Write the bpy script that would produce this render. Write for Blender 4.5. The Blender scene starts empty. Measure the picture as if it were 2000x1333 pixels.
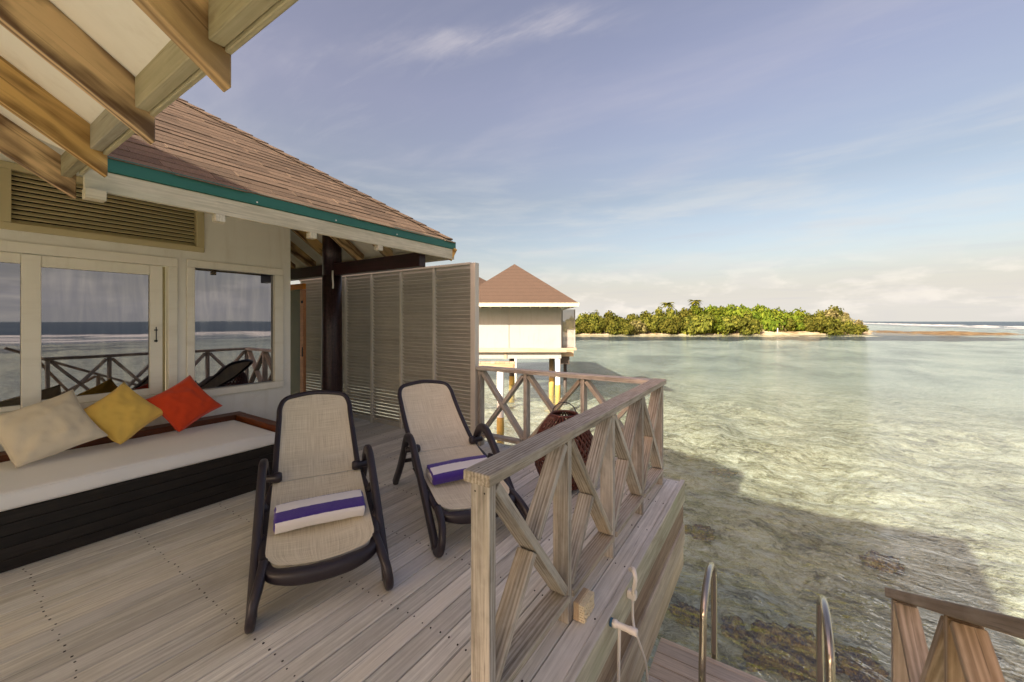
import bpy, bmesh, math, random
from mathutils import Vector, Matrix, noise
random.seed(7)
R = math.radians
sc = bpy.context.scene
COL = sc.collection

# ------------------------------------------------------------------ camera, sky, sun, exposure
F = 778.0 / 2000.0                      # focal length in picture widths
cam = bpy.data.cameras.new('camera')
cam.sensor_width = 36.0
cam.lens = 36.0 * F
cam.shift_y = -39.5 / 2000.0
cam.clip_start = 0.05
cam.clip_end = 12000
cam_o = bpy.data.objects.new('camera', cam)
COL.objects.link(cam_o)
H = 1.55
YAW = math.asin(0.548)
cam_o.location = (0, 0, H)
cam_o.rotation_euler = (R(90), 0, YAW)
sc.camera = cam_o

SUN_TRAVEL = Vector((0.40, 2.0, -1.02)).normalized()
sun_el = math.asin(-SUN_TRAVEL.z)
sun_az = math.atan2(-SUN_TRAVEL.x, -SUN_TRAVEL.y)      # clockwise from +Y

sc.view_settings.view_transform = 'Standard'
sc.view_settings.look = 'None'
sc.view_settings.gamma = 1.0
sc.view_settings.exposure = 2.75
sc.view_settings.use_curve_mapping = False
sc.render.engine = 'CYCLES'
sc.cycles.max_bounces = 8
sc.cycles.diffuse_bounces = 5
sc.cycles.transparent_max_bounces = 16
sc.cycles.caustics_reflective = False
sc.cycles.caustics_refractive = False
sc.cycles.sample_clamp_indirect = 6

SKY_STRENGTH = 0.065
SUN_STRENGTH = 2.1


class NT:
    """tiny node-tree writer"""
    def __init__(self, tree):
        self.t = tree
        self.t.nodes.clear()

    def n(self, typ, **kw):
        nd = self.t.nodes.new(typ)
        ins = kw.pop('ins', {})
        for k, v in kw.items():
            setattr(nd, k, v)
        for k, v in ins.items():
            self.put(nd.inputs[k], v)
        return nd

    def put(self, sock, v):
        if isinstance(v, bpy.types.NodeSocket):
            self.t.links.new(v, sock)
        elif isinstance(v, bpy.types.Node):
            self.t.links.new(v.outputs[0], sock)
        else:
            if isinstance(v, (tuple, list)) and len(v) == 3 and len(getattr(sock, 'default_value', (0,))) == 4:
                v = (*v, 1)
            sock.default_value = v

    def math(self, op, a, b=0.0, c=0.0, clamp=False):
        nd = self.n('ShaderNodeMath', operation=op, use_clamp=clamp)
        self.put(nd.inputs[0], a); self.put(nd.inputs[1], b); self.put(nd.inputs[2], c)
        return nd.outputs[0]

    def vmath(self, op, a, b=(0, 0, 0), scale=None):
        nd = self.n('ShaderNodeVectorMath', operation=op)
        self.put(nd.inputs[0], a); self.put(nd.inputs[1], b)
        if scale is not None:
            self.put(nd.inputs['Scale'], scale)
        return nd.outputs[0]

    def mix(self, f, a, b, blend='MIX'):
        nd = self.n('ShaderNodeMix', data_type='RGBA', blend_type=blend, clamp_factor=True)
        self.put(nd.inputs[0], f); self.put(nd.inputs[6], a); self.put(nd.inputs[7], b)
        return nd.outputs[2]

    def ramp(self, f, stops, interp='LINEAR'):
        nd = self.n('ShaderNodeValToRGB')
        cr = nd.color_ramp
        cr.interpolation = interp
        while len(cr.elements) < len(stops):
            cr.elements.new(0.5)
        for e, (p, c) in zip(cr.elements, stops):
            e.position = p
            if not isinstance(c, (tuple, list)):
                c = (c, c, c)
            e.color = (*c[:3], 1)
        self.put(nd.inputs[0], f)
        return nd.outputs[0]

    def smooth(self, f, a, b):
        nd = self.n('ShaderNodeMapRange', interpolation_type='SMOOTHSTEP')
        self.put(nd.inputs[0], f)
        nd.inputs[1].default_value = a; nd.inputs[2].default_value = b
        return nd.outputs[0]

    def noise(self, vec, scale, detail=4, rough=0.5, dist=0.0, out=0):
        nd = self.n('ShaderNodeTexNoise', ins={'Scale': scale, 'Detail': detail, 'Roughness': rough, 'Distortion': dist})
        if vec is not None:
            self.put(nd.inputs['Vector'], vec)
        return nd.outputs[out]

    def mapping(self, vec, scale=(1, 1, 1), loc=(0, 0, 0), rot=(0, 0, 0)):
        nd = self.n('ShaderNodeMapping', ins={'Scale': scale, 'Location': loc, 'Rotation': rot})
        self.put(nd.inputs['Vector'], vec)
        return nd.outputs[0]

    def xyz(self, v):
        nd = self.n('ShaderNodeSeparateXYZ')
        self.put(nd.inputs[0], v)
        return nd.outputs

    def comb(self, x, y, z):
        nd = self.n('ShaderNodeCombineXYZ')
        for i, v in enumerate((x, y, z)):
            self.put(nd.inputs[i], v)
        return nd.outputs[0]


# ---- world
wd = bpy.data.worlds.new('World')
sc.world = wd
wd.use_nodes = True
w = NT(wd.node_tree)
sky = w.n('ShaderNodeTexSky', sky_type='NISHITA')
sky.sun_disc = False
sky.sun_elevation = sun_el
sky.sun_rotation = sun_az % (2 * math.pi)
sky.air_density = 1.0
sky.dust_density = 5.0
sky.ozone_density = 2.0
dirv = w.n('ShaderNodeTexCoord').outputs['Generated']
dx, dy, dz = w.xyz(dirv)
# violet cast above, cream towards the horizon, the same all the way round
tint = w.ramp(dz, [(0.0, (0.80, 0.62, 0.49)), (0.12, (0.72, 0.60, 0.51)), (0.28, (0.62, 0.49, 0.40)), (0.48, (0.765, 0.54, 0.46)), (1.0, (0.77, 0.545, 0.465))])
skyc = w.mix(1.0, sky.outputs[0], tint, 'MULTIPLY')
zz = w.math('MAXIMUM', dz, 0.02)
pz = w.math('ADD', zz, 0.06)
q = w.comb(w.math('DIVIDE', dx, pz), w.math('DIVIDE', dy, pz), 0.0)
# veil of thin high cloud
qv = w.mapping(q, scale=(0.55, 1.25, 1), rot=(0, 0, R(-18)), loc=(3.1, 1.7, 0))
veil = w.noise(qv, 1.5, 7, 0.58, 0.35)
veil = w.smooth(veil, 0.45, 0.85)
fine = w.noise(w.mapping(q, scale=(0.9, 4.0, 1), rot=(0, 0, R(-22)), loc=(0.4, 8.2, 0)), 2.2, 8, 0.65, 0.5)
wisp = w.math('MULTIPLY', w.smooth(fine, 0.48, 0.86), w.smooth(w.noise(q, 0.8, 3, 0.5), 0.40, 0.70))
# one bright streak high up
qx, qy, _ = w.xyz(q)
wob = w.math('MULTIPLY', w.math('SUBTRACT', w.noise(q, 2.4, 6, 0.62), 0.5), 0.24)
ln = w.math('SUBTRACT', qy, w.math('ADD', w.math('MULTIPLY', qx, 0.40), 1.325))
ln = w.math('ABSOLUTE', w.math('ADD', ln, wob))
streak = w.math('SUBTRACT', 1.0, w.smooth(ln, 0.0, 0.10))
streak = w.math('MULTIPLY', streak, w.math('MULTIPLY', w.smooth(qx, -1.35, -0.80), w.math('SUBTRACT', 1.0, w.smooth(qx, -0.62, -0.25))))
streak = w.math('MULTIPLY', streak, w.smooth(w.noise(w.mapping(q, scale=(1.2, 5, 1), rot=(0, 0, R(-22))), 3.0, 6, 0.6), 0.25, 0.75))
# low cumulus near the horizon
cv = w.comb(w.math('MULTIPLY', dx, 1.0), w.math('MULTIPLY', dy, 1.0), w.math('MULTIPLY', dz, 2.9))
cum = w.noise(cv, 7.5, 8, 0.56, 0.15)
lowm = w.math('MULTIPLY', w.smooth(dz, 0.0, 0.02), w.math('SUBTRACT', 1.0, w.smooth(dz, 0.055, 0.16)))
cumf = w.math('MULTIPLY', w.smooth(cum, 0.46, 0.60), lowm)
shade = w.noise(w.vmath('ADD', cv, (0.0, 0.0, 0.06)), 7.5, 5, 0.55, 0.15)
cumcol = w.mix(w.smooth(shade, 0.46, 0.66), (2.65, 2.42, 2.16), (1.95, 1.83, 1.74))
bank = w.math('MULTIPLY', w.smooth(w.noise(w.comb(dx, dy, w.math('MULTIPLY', dz, 7.0)), 3.2, 7, 0.6, 0.2), 0.42, 0.72),
              w.math('MULTIPLY', w.smooth(dz, 0.05, 0.13), w.math('SUBTRACT', 1.0, w.smooth(dz, 0.22, 0.42))))
hz = w.math('SUBTRACT', 1.0, w.smooth(dz, 0.02, 0.17))
c = w.mix(w.math('MULTIPLY', hz, 0.85), skyc, (2.10, 2.00, 1.84))
c = w.mix(w.math('MULTIPLY', veil, 0.34), c, (1.45, 1.40, 1.55))
c = w.mix(w.math('MULTIPLY', bank, 0.40), c, (1.90, 1.86, 1.76))
c = w.mix(w.math('MULTIPLY', wisp, 0.22), c, (1.75, 1.68, 1.72))
c = w.mix(w.math('MULTIPLY', streak, 0.42), c, (1.95, 1.78, 1.78))
c = w.mix(w.math('MULTIPLY', cumf, 0.42), c, cumcol)
bg = w.n('ShaderNodeBackground', ins={'Color': c, 'Strength': SKY_STRENGTH})
wo = w.n('ShaderNodeOutputWorld', ins={'Surface': bg})

sun = bpy.data.lights.new('sun', 'SUN')
sun.energy = SUN_STRENGTH
sun.angle = R(0.6)
sun.color = (1.0, 0.91, 0.77)
sun_o = bpy.data.objects.new('sun', sun)
COL.objects.link(sun_o)
sun_o.rotation_euler = (-SUN_TRAVEL).to_track_quat('Z', 'Y').to_euler()

# ------------------------------------------------------------------ helpers
PM = {}
I4 = Matrix.Identity(4)


def tag(o, label=None, cat=None, group=None, kind=None):
    if label: o['label'] = label
    if cat: o['category'] = cat
    if group: o['group'] = group
    if kind: o['kind'] = kind
    return o


def link(name, data, W=I4, parent=None):
    o = bpy.data.objects.new(name, data)
    COL.objects.link(o)
    if parent is not None:
        o.parent = parent
        o.matrix_basis = PM[parent.name].inverted() @ W
    else:
        o.matrix_basis = W
    PM[o.name] = W.copy()
    return o


def empty(name, loc, rz=0.0, parent=None):
    W = Matrix.Translation(loc) @ Matrix.Rotation(rz, 4, 'Z')
    o = link(name, None, W, parent)
    o.empty_display_size = 0.2
    return o


def bm_mesh(bm, name, mats, smooth=False):
    me = bpy.data.meshes.new(name)
    bmesh.ops.recalc_face_normals(bm, faces=bm.faces[:])
    bm.to_mesh(me)
    bm.free()
    for m in (mats if isinstance(mats, (list, tuple)) else [mats]):
        me.materials.append(m)
    if smooth:
        for p in me.polygons:
            p.use_smooth = True
    return me


def add_box(bm, c, s, M=None, bev=0.0, seg=1):
    r = bmesh.ops.create_cube(bm, size=1.0)
    vs = r['verts']
    for v in vs:
        v.co = Vector((v.co.x * s[0] + c[0], v.co.y * s[1] + c[1], v.co.z * s[2] + c[2]))
        if M is not None:
            v.co = M @ v.co
    if bev > 0:
        es = list({e for v in vs for e in v.link_edges})
        bmesh.ops.bevel(bm, geom=es, offset=bev, segments=seg, affect='EDGES', profile=0.5)


_bc = {}


def box_mesh(s, mat, bev=0.003, name='box', seg=1, skew=0.0):
    k = (round(s[0], 4), round(s[1], 4), round(s[2], 4), mat.name, bev, seg, skew)
    if k not in _bc:
        bm = bmesh.new()
        r = bmesh.ops.create_cube(bm, size=1.0)
        for v in bm.verts:
            v.co = Vector((v.co.x * s[0] + skew * v.co.z * s[2], v.co.y * s[1], v.co.z * s[2]))
        if bev > 0:
            bmesh.ops.bevel(bm, geom=bm.edges[:], offset=bev, segments=seg, affect='EDGES', profile=0.5)
        _bc[k] = bm_mesh(bm, name, mat)
    return _bc[k]


def frame(p, xa, up):
    x = Vector(xa).normalized()
    z = Vector(up) - x * x.dot(Vector(up))
    z.normalize()
    y = z.cross(x)
    return Matrix(((x.x, y.x, z.x, p[0]), (x.y, y.y, z.y, p[1]), (x.z, y.z, z.z, p[2]), (0, 0, 0, 1)))


def beam(name, p0, p1, wd_, ht, mat, parent, up=(0, 0, 1), bev=0.003, seg=1, skew=0.0):
    """a straight piece of timber from p0 to p1; grain runs along its local X"""
    p0, p1 = Vector(p0), Vector(p1)
    L = (p1 - p0).length
    return link(name, box_mesh((L, wd_, ht), mat, bev, name, seg, skew), frame((p0 + p1) / 2, p1 - p0, up), parent)


def bx(name, lo, hi, mat, parent, bev=0.003, axis=None, seg=1):
    """axis-aligned box between two corners, local X along its longest side"""
    lo, hi = Vector(lo), Vector(hi)
    s = hi - lo
    c = (lo + hi) / 2
    a = axis if axis is not None else max(range(3), key=lambda i: s[i])
    if a == 0:
        return beam(name, (lo.x, c.y, c.z), (hi.x, c.y, c.z), s.y, s.z, mat, parent, (0, 0, 1), bev, seg)
    if a == 1:
        return beam(name, (c.x, lo.y, c.z), (c.x, hi.y, c.z), s.x, s.z, mat, parent, (0, 0, 1), bev, seg)
    return beam(name, (c.x, c.y, lo.z), (c.x, c.y, hi.z), s.x, s.y, mat, parent, (0, 1, 0), bev, seg)


def catmull(pts, n=8, closed=False):
    P = [Vector(p) for p in pts]
    out = []
    m = len(P)
    rng = range(m if closed else m - 1)
    for i in rng:
        if closed:
            a, b, c_, d = P[(i - 1) % m], P[i], P[(i + 1) % m], P[(i + 2) % m]
        else:
            a = P[i - 1] if i > 0 else P[i] * 2 - P[i + 1]
            b, c_ = P[i], P[i + 1]
            d = P[i + 2] if i + 2 < m else P[i + 1] * 2 - P[i]
        for k in range(n):
            t = k / n
            out.append(0.5 * ((2 * b) + (c_ - a) * t + (2 * a - 5 * b + 4 * c_ - d) * t * t + (3 * b - a - 3 * c_ + d) * t ** 3))
    if not closed:
        out.append(P[-1])
    return out


def sweep(bm, path, wd_, ht, side=(1, 0, 0), closed=False, nprof=10, power=3.2, widths=None):
    """rounded bar along a path; wd_ along 'side', ht across it"""
    n = len(path)
    S = Vector(side)
    rings = []
    for i, p in enumerate(path):
        if closed:
            t = path[(i + 1) % n] - path[i - 1]
        else:
            t = path[min(i + 1, n - 1)] - path[max(i - 1, 0)]
        t.normalize()
        s = S - t * S.dot(t)
        if s.length < 1e-4:
            s = Vector((0, 1, 0)) - t * t.y
        s.normalize()
        u = s.cross(t)
        ws, hs = (wd_, ht) if widths is None else widths(i / (n - 1))
        ring = []
        for k in range(nprof):
            a = 2 * math.pi * (k + 0.5) / nprof
            ca, sa = math.cos(a), math.sin(a)
            e = 2.0 / power
            xx = math.copysign(abs(ca) ** e, ca) * ws / 2
            yy = math.copysign(abs(sa) ** e, sa) * hs / 2
            ring.append(bm.verts.new(p + s * xx + u * yy))
        rings.append(ring)
    m = len(rings)
    for i in range(m if closed else m - 1):
        a, b = rings[i], rings[(i + 1) % m]
        for k in range(nprof):
            bm.faces.new((a[k], a[(k + 1) % nprof], b[(k + 1) % nprof], b[k]))
    if not closed:
        bm.faces.new(rings[0][::-1])
        bm.faces.new(rings[-1])


def lathe(bm, prof, seg=24, c=(0, 0, 0)):
    rings = []
    for r, z in prof:
        rings.append([bm.verts.new((c[0] + r * math.cos(2 * math.pi * k / seg), c[1] + r * math.sin(2 * math.pi * k / seg), c[2] + z)) for k in range(seg)])
    for a, b in zip(rings, rings[1:]):
        for k in range(seg):
            bm.faces.new((a[k], a[(k + 1) % seg], b[(k + 1) % seg], b[k]))
    bm.faces.new(rings[0][::-1])
    bm.faces.new(rings[-1])


def poly(bm, pts):
    return bm.faces.new([bm.verts.new(p) for p in pts])


def unproj(px, py, d):
    """point seen at photograph pixel (px, py) at forward distance d"""
    r = (px - 1000) / 778.0
    t = (627 - py) / 778.0
    return Vector((d * (0.836 * r - 0.548), d * (0.548 * r + 0.836), H + d * t))


def on_z(px, py, z):
    return unproj(px, py, (H - z) * 778.0 / (py - 627))


# ------------------------------------------------------------------ materials
def mat_new(name):
    m = bpy.data.materials.new(name)
    m.use_nodes = True
    return m, NT(m.node_tree)


def finish(t, col, rough=0.6, bump=None, bs=0.3, bd=0.01, spec=0.4, metal=0.0, coat=0.0, sheen=0.0):
    p = t.n('ShaderNodeBsdfPrincipled')
    t.put(p.inputs['Base Color'], col)
    t.put(p.inputs['Roughness'], rough)
    t.put(p.inputs['Metallic'], metal)
    p.inputs['Specular IOR Level'].default_value = spec
    p.inputs['Coat Weight'].default_value = coat
    p.inputs['Sheen Weight'].default_value = sheen
    if bump is not None:
        b = t.n('ShaderNodeBump', ins={'Strength': bs, 'Distance': bd, 'Height': bump})
        t.put(p.inputs['Normal'], b)
    t.n('ShaderNodeOutputMaterial', ins={'Surface': p})
    return p


def obj_coords(t, jitter=True):
    o = t.n('ShaderNodeTexCoord').outputs['Object']
    if not jitter:
        return o, None
    rnd = t.n('ShaderNodeObjectInfo').outputs['Random']
    off = t.comb(t.math('MULTIPLY', rnd, 37.0), t.math('MULTIPLY', rnd, 61.0), t.math('MULTIPLY', rnd, 23.0))
    return t.vmath('ADD', o, off), rnd


def wood(name, dark, light, stain, var=0.25, stain_amt=0.5, rough=0.75, grain=22.0, knots=0.0, bs=0.35, tone2=None, wave=0.16, cracks=0.55):
    m, t = mat_new(name)
    v, rnd = obj_coords(t)
    g = t.noise(t.mapping(v, scale=(0.55, 1.0, 1.0)), grain, 6, 0.62, 0.6)
    g2 = t.noise(t.mapping(v, scale=(0.035, 1.0, 1.0)), grain * 4.2, 4, 0.6, 0.1)
    wv = t.n('ShaderNodeTexWave', wave_type='BANDS', bands_direction='Y', ins={'Scale': grain * 0.85, 'Distortion': 7.0 + knots * 6, 'Detail': 3.0, 'Detail Scale': 0.7})
    t.put(wv.inputs['Vector'], t.mapping(v, scale=(0.10 + knots * 0.16, 1.0, 0.8)))
    f = t.math('ADD', t.math('MULTIPLY', g2, 1.0 - wave), t.math('MULTIPLY', wv.outputs[1], wave))
    f = t.math('ADD', t.math('MULTIPLY', f, 0.72), t.math('MULTIPLY', g, 0.28))
    c = t.ramp(f, [(0.33, dark), (0.50, tuple((a + b) / 2 for a, b in zip(dark, light))), (0.65, light)])
    st = t.smooth(t.noise(t.mapping(v, scale=(0.35, 1.4, 1.4)), 3.0, 5, 0.6, 0.4), 0.47, 0.72)
    c = t.mix(t.math('MULTIPLY', st, stain_amt), c, stain)
    ck = t.smooth(t.noise(t.mapping(v, scale=(0.022, 1.0, 1.0), loc=(3, 7, 1)), grain * 7.0, 3, 0.55, 0.2), 0.60, 0.72)
    c = t.mix(t.math('MULTIPLY', ck, cracks), c, tuple(a * 0.38 for a in dark))
    if tone2:
        s2 = t.smooth(t.noise(t.mapping(v, scale=(0.5, 2, 2), loc=(5, 5, 5)), 2.2, 6, 0.65, 0.5), 0.50, 0.68)
        c = t.mix(t.math('MULTIPLY', s2, 0.75), c, tone2)
    if knots > 0:
        vo = t.n('ShaderNodeTexVoronoi', feature='F1', ins={'Scale': 2.2, 'Randomness': 1.0})
        t.put(vo.inputs['Vector'], t.mapping(v, scale=(0.9, 2.4, 2.4)))
        kn = t.math('SUBTRACT', 1.0, t.smooth(vo.outputs['Distance'], 0.05, 0.20))
        c = t.mix(t.math('MULTIPLY', kn, knots), c, tuple(a * 0.35 for a in dark))
    hsv = t.n('ShaderNodeHueSaturation', ins={'Color': c})
    t.put(hsv.inputs['Value'], t.math('ADD', 1.0 - var, t.math('MULTIPLY', rnd, 2 * var)))
    t.put(hsv.inputs['Saturation'], t.math('ADD', 0.8, t.math('MULTIPLY', t.math('FRACT', t.math('MULTIPLY', rnd, 7.31)), 0.45)))
    finish(t, hsv.outputs[0], t.math('ADD', rough - 0.1, t.math('MULTIPLY', g, 0.2)), f, bs, 0.006, 0.3)
    return m


def plain(name, col, rough=0.6, nscale=6.0, var=0.12, bump=0.15, spec=0.35, metal=0.0, coat=0.0, fine=90.0, rand=0.0, dirt=0.0):
    m, t = mat_new(name)
    v, rnd = obj_coords(t)
    n1 = t.noise(v, nscale, 5, 0.6)
    n2 = t.noise(v, fine, 3, 0.6)
    c = t.mix(n1, tuple(a * (1 - var) for a in col), tuple(min(1, a * (1 + var)) for a in col))
    if dirt > 0:
        g1 = t.smooth(t.noise(t.mapping(v, scale=(5.0, 5.0, 0.55)), 1.6, 6, 0.65, 0.3), 0.46, 0.80)
        g2 = t.smooth(t.noise(v, 1.1, 6, 0.7, 0.4), 0.50, 0.75)
        c = t.mix(t.math('MULTIPLY', t.math('MAXIMUM', g1, g2), dirt), c, (col[0] * 0.55, col[1] * 0.48, col[2] * 0.36))
    if rand > 0:
        hsv = t.n('ShaderNodeHueSaturation', ins={'Color': c})
        t.put(hsv.inputs['Value'], t.math('ADD', 1 - rand, t.math('MULTIPLY', rnd, 2 * rand)))
        c = hsv.outputs[0]
    finish(t, c, t.math('ADD', rough - 0.08, t.math('MULTIPLY', n1, 0.16)), n2, bump, 0.004, spec, metal, coat)
    return m


def cloth(name, col, weave=600.0, var=0.08, rough=0.9, bs=0.25, wrinkle=0.3):
    m, t = mat_new(name)
    v, rnd = obj_coords(t)
    n1 = t.noise(v, 5, 5, 0.6, 0.5)
    n2 = t.noise(v, weave, 2, 0.5)
    c = t.mix(n1, tuple(a * (1 - var) for a in col), tuple(min(1, a * (1 + var)) for a in col))
    h = t.math('ADD', t.math('MULTIPLY', n2, 0.2), t.math('MULTIPLY', t.noise(v, 9, 4, 0.55, 1.0), wrinkle * 3))
    finish(t, c, rough, h, bs, 0.01, 0.15, sheen=0.3)
    return m


M = {}
M['deck'] = wood('deck_wood', (0.47, 0.45, 0.395), (0.77, 0.75, 0.68), (0.62, 0.56, 0.45), 0.19, 0.45, 0.72, 14, tone2=(0.66, 0.63, 0.58), bs=0.15, wave=0.08)
M['rail'] = wood('rail_wood', (0.19, 0.160, 0.122), (0.55, 0.505, 0.43), (0.44, 0.41, 0.31), 0.13, 0.45, 0.75, 22, tone2=(0.46, 0.39, 0.30), bs=0.25, wave=0.2)
M['landing'] = wood('landing_wood', (0.46, 0.40, 0.33), (0.70, 0.62, 0.525), (0.60, 0.52, 0.42), 0.10, 0.3, 0.72, 18, bs=0.15, wave=0.08)
M['stair_rail'] = wood('stair_rail_wood', (0.22, 0.165, 0.11), (0.49, 0.395, 0.30), (0.40, 0.30, 0.21), 0.15, 0.4, 0.72, 16, knots=0.3, wave=0.25)
M['rafter'] = wood('rafter_pine', (0.13, 0.062, 0.020), (0.68, 0.45, 0.19), (0.40, 0.25, 0.10), 0.12, 0.55, 0.65, 9, knots=1.0, tone2=(0.24, 0.155, 0.07), wave=0.45, bs=0.2)
M['fascia'] = wood('fascia_wood', (0.52, 0.47, 0.34), (0.78, 0.71, 0.56), (0.58, 0.58, 0.44), 0.08, 0.5, 0.7, 20, bs=0.2)
M['eave_block'] = wood('eave_block_wood', (0.34, 0.31, 0.21), (0.46, 0.42, 0.30), (0.33, 0.29, 0.13), 0.15, 0.6, 0.75, 18, tone2=(0.19, 0.15, 0.09))
M['skirt'] = wood('skirt_wood', (0.34, 0.25, 0.15), (0.72, 0.62, 0.45), (0.58, 0.56, 0.38), 0.10, 0.6, 0.8, 9, bs=0.35, tone2=(0.33, 0.22, 0.13), wave=0.2)
M['skirt_green'] = wood('skirt_wood_green', (0.30, 0.285, 0.205), (0.62, 0.59, 0.47), (0.38, 0.40, 0.27), 0.05, 0.75, 0.8, 9, bs=0.4, tone2=(0.27, 0.23, 0.16), wave=0.15)
M['skirt_brown'] = wood('skirt_wood_brown', (0.21, 0.145, 0.095), (0.56, 0.46, 0.33), (0.34, 0.24, 0.165), 0.05, 0.7, 0.8, 9, bs=0.4, tone2=(0.20, 0.135, 0.085), wave=0.3)
M['skirt_pale'] = wood('skirt_wood_pale', (0.40, 0.31, 0.19), (0.76, 0.66, 0.48), (0.58, 0.47, 0.29), 0.05, 0.5, 0.8, 9, bs=0.4, tone2=(0.42, 0.30, 0.17), wave=0.2)
M['teal'] = plain('teal_paint', (0.030, 0.155, 0.120), 0.45, 3, 0.15, 0.05)
M['white_wall'] = plain('white_wall_paint', (0.88, 0.86, 0.79), 0.7, 2.2, 0.05, 0.06, dirt=0.28)
M['joinery'] = plain('cream_joinery_paint', (0.88, 0.845, 0.74), 0.5, 3.0, 0.04, 0.04, dirt=0.28)
M['vent'] = plain('olive_vent_paint', (0.56, 0.48, 0.28), 0.55, 4.0, 0.08, 0.05, rand=0.05)
M['soffit'] = plain('white_soffit_board', (0.90, 0.86, 0.76), 0.8, 1.5, 0.04, 0.04, dirt=0.28)
M['screen'] = plain('taupe_screen_paint', (0.53, 0.49, 0.42), 0.55, 5, 0.08, 0.06, rand=0.07, dirt=0.28)
M['screen_post'] = plain('pale_screen_post_paint', (0.68, 0.63, 0.53), 0.55, 5, 0.06, 0.05)
M['dark_bench'] = wood('dark_bench_wood', (0.011, 0.009, 0.007), (0.030, 0.024, 0.020), (0.018, 0.014, 0.012), 0.2, 0.4, 0.55, 24, bs=0.2)
M['rim'] = wood('bench_rim_wood', (0.085, 0.026, 0.012), (0.175, 0.062, 0.030), (0.12, 0.05, 0.03), 0.1, 0.4, 0.45, 18, bs=0.15)
M['column'] = wood('column_timber', (0.010, 0.005, 0.006), (0.045, 0.018, 0.020), (0.02, 0.008, 0.01), 0.05, 0.4, 0.33, 12, bs=0.12)
M['orange_door'] = wood('orange_door_wood', (0.58, 0.18, 0.022), (0.80, 0.30, 0.05), (0.6, 0.19, 0.03), 0.08, 0.4, 0.4, 14, knots=0.8, bs=0.1)
M['resin'] = plain('brown_resin', (0.022, 0.016, 0.021), 0.42, 8, 0.15, 0.08, 0.5)
M['black'] = plain('black_rubber', (0.012, 0.012, 0.013), 0.6, 8, 0.1, 0.05)
M['steel'] = plain('stainless_steel', (0.50, 0.44, 0.36), 0.22, 6, 0.1, 0.02, 0.5, 1.0)
M['white_plastic'] = plain('white_plastic', (0.78, 0.74, 0.68), 0.35, 4, 0.05, 0.03, 0.5)
M['blue_plastic'] = plain('blue_plastic', (0.03, 0.11, 0.20), 0.4, 4, 0.1, 0.03, 0.5)
M['mattress'] = cloth('white_canvas', (0.90, 0.875, 0.84), 500, 0.03, 0.9, 0.18, 0.25)
M['pillow_cream'] = cloth('cream_cotton', (0.76, 0.66, 0.50), 420, 0.05)
M['pillow_yellow'] = cloth('yellow_cotton', (0.84, 0.55, 0.12), 420, 0.05)
M['pillow_red'] = cloth('red_cotton', (0.66, 0.060, 0.014), 420, 0.06)
M['towel_white'] = cloth('white_terry', (0.74, 0.70, 0.68), 260, 0.05, 0.95, 0.9, 0.2)
M['towel_purple'] = cloth('purple_terry', (0.058, 0.028, 0.225), 260, 0.12, 0.95, 0.9, 0.2)
M['wicker'] = plain('brown_wicker', (0.085, 0.024, 0.015), 0.4, 20, 0.4, 0.3, 0.5)
M['bristle'] = plain('cream_bristle', (0.78, 0.68, 0.47), 0.8, 60, 0.2, 0.5)
M['brush_wood'] = wood('brush_wood', (0.46, 0.32, 0.17), (0.62, 0.46, 0.27), (0.5, 0.36, 0.2), 0.05, 0.3, 0.6, 30)
M['nail'] = plain('rusty_nail', (0.030, 0.022, 0.018), 0.6)
M['white_pile'] = plain('white_pile_paint', (0.78, 0.74, 0.66), 0.6, 3, 0.06, 0.05, dirt=0.35)
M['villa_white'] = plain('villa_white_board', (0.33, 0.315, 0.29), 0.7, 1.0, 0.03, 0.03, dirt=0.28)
M['villa_wood'] = wood('villa_timber', (0.30, 0.22, 0.14), (0.50, 0.40, 0.28), (0.4, 0.3, 0.2), 0.1, 0.3, 0.75, 10)
M['dark_timber'] = plain('dark_wet_timber', (0.06, 0.045, 0.035), 0.6, 3, 0.3, 0.2)
M['grey_screen'] = plain('grey_louvre_paint', (0.36, 0.32, 0.28), 0.6, 3, 0.08, 0.05)
M['olive_trim'] = plain('olive_gutter_paint', (0.46, 0.44, 0.29), 0.6, 3, 0.06, 0.05)
M['algae'] = plain('yellow_algae', (0.44, 0.29, 0.07), 0.7, 9, 0.3, 0.3)


def mk_sling():
    m, t = mat_new('beige_sling_mesh')
    o = t.n('ShaderNodeTexCoord').outputs['UV']
    a = t.noise(t.mapping(o, scale=(260, 4, 1)), 1.0, 2, 0.5)
    b = t.noise(t.mapping(o, scale=(4, 300, 1)), 1.0, 2, 0.5)
    k = t.math('ADD', t.math('MULTIPLY', a, 0.5), t.math('MULTIPLY', b, 0.5))
    c = t.ramp(k, [(0.30, (0.44, 0.37, 0.245)), (0.5, (0.67, 0.595, 0.435)), (0.70, (0.83, 0.76, 0.60))])
    finish(t, c, 0.7, k, 0.3, 0.003, 0.3)
    return m


M['sling'] = mk_sling()


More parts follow.
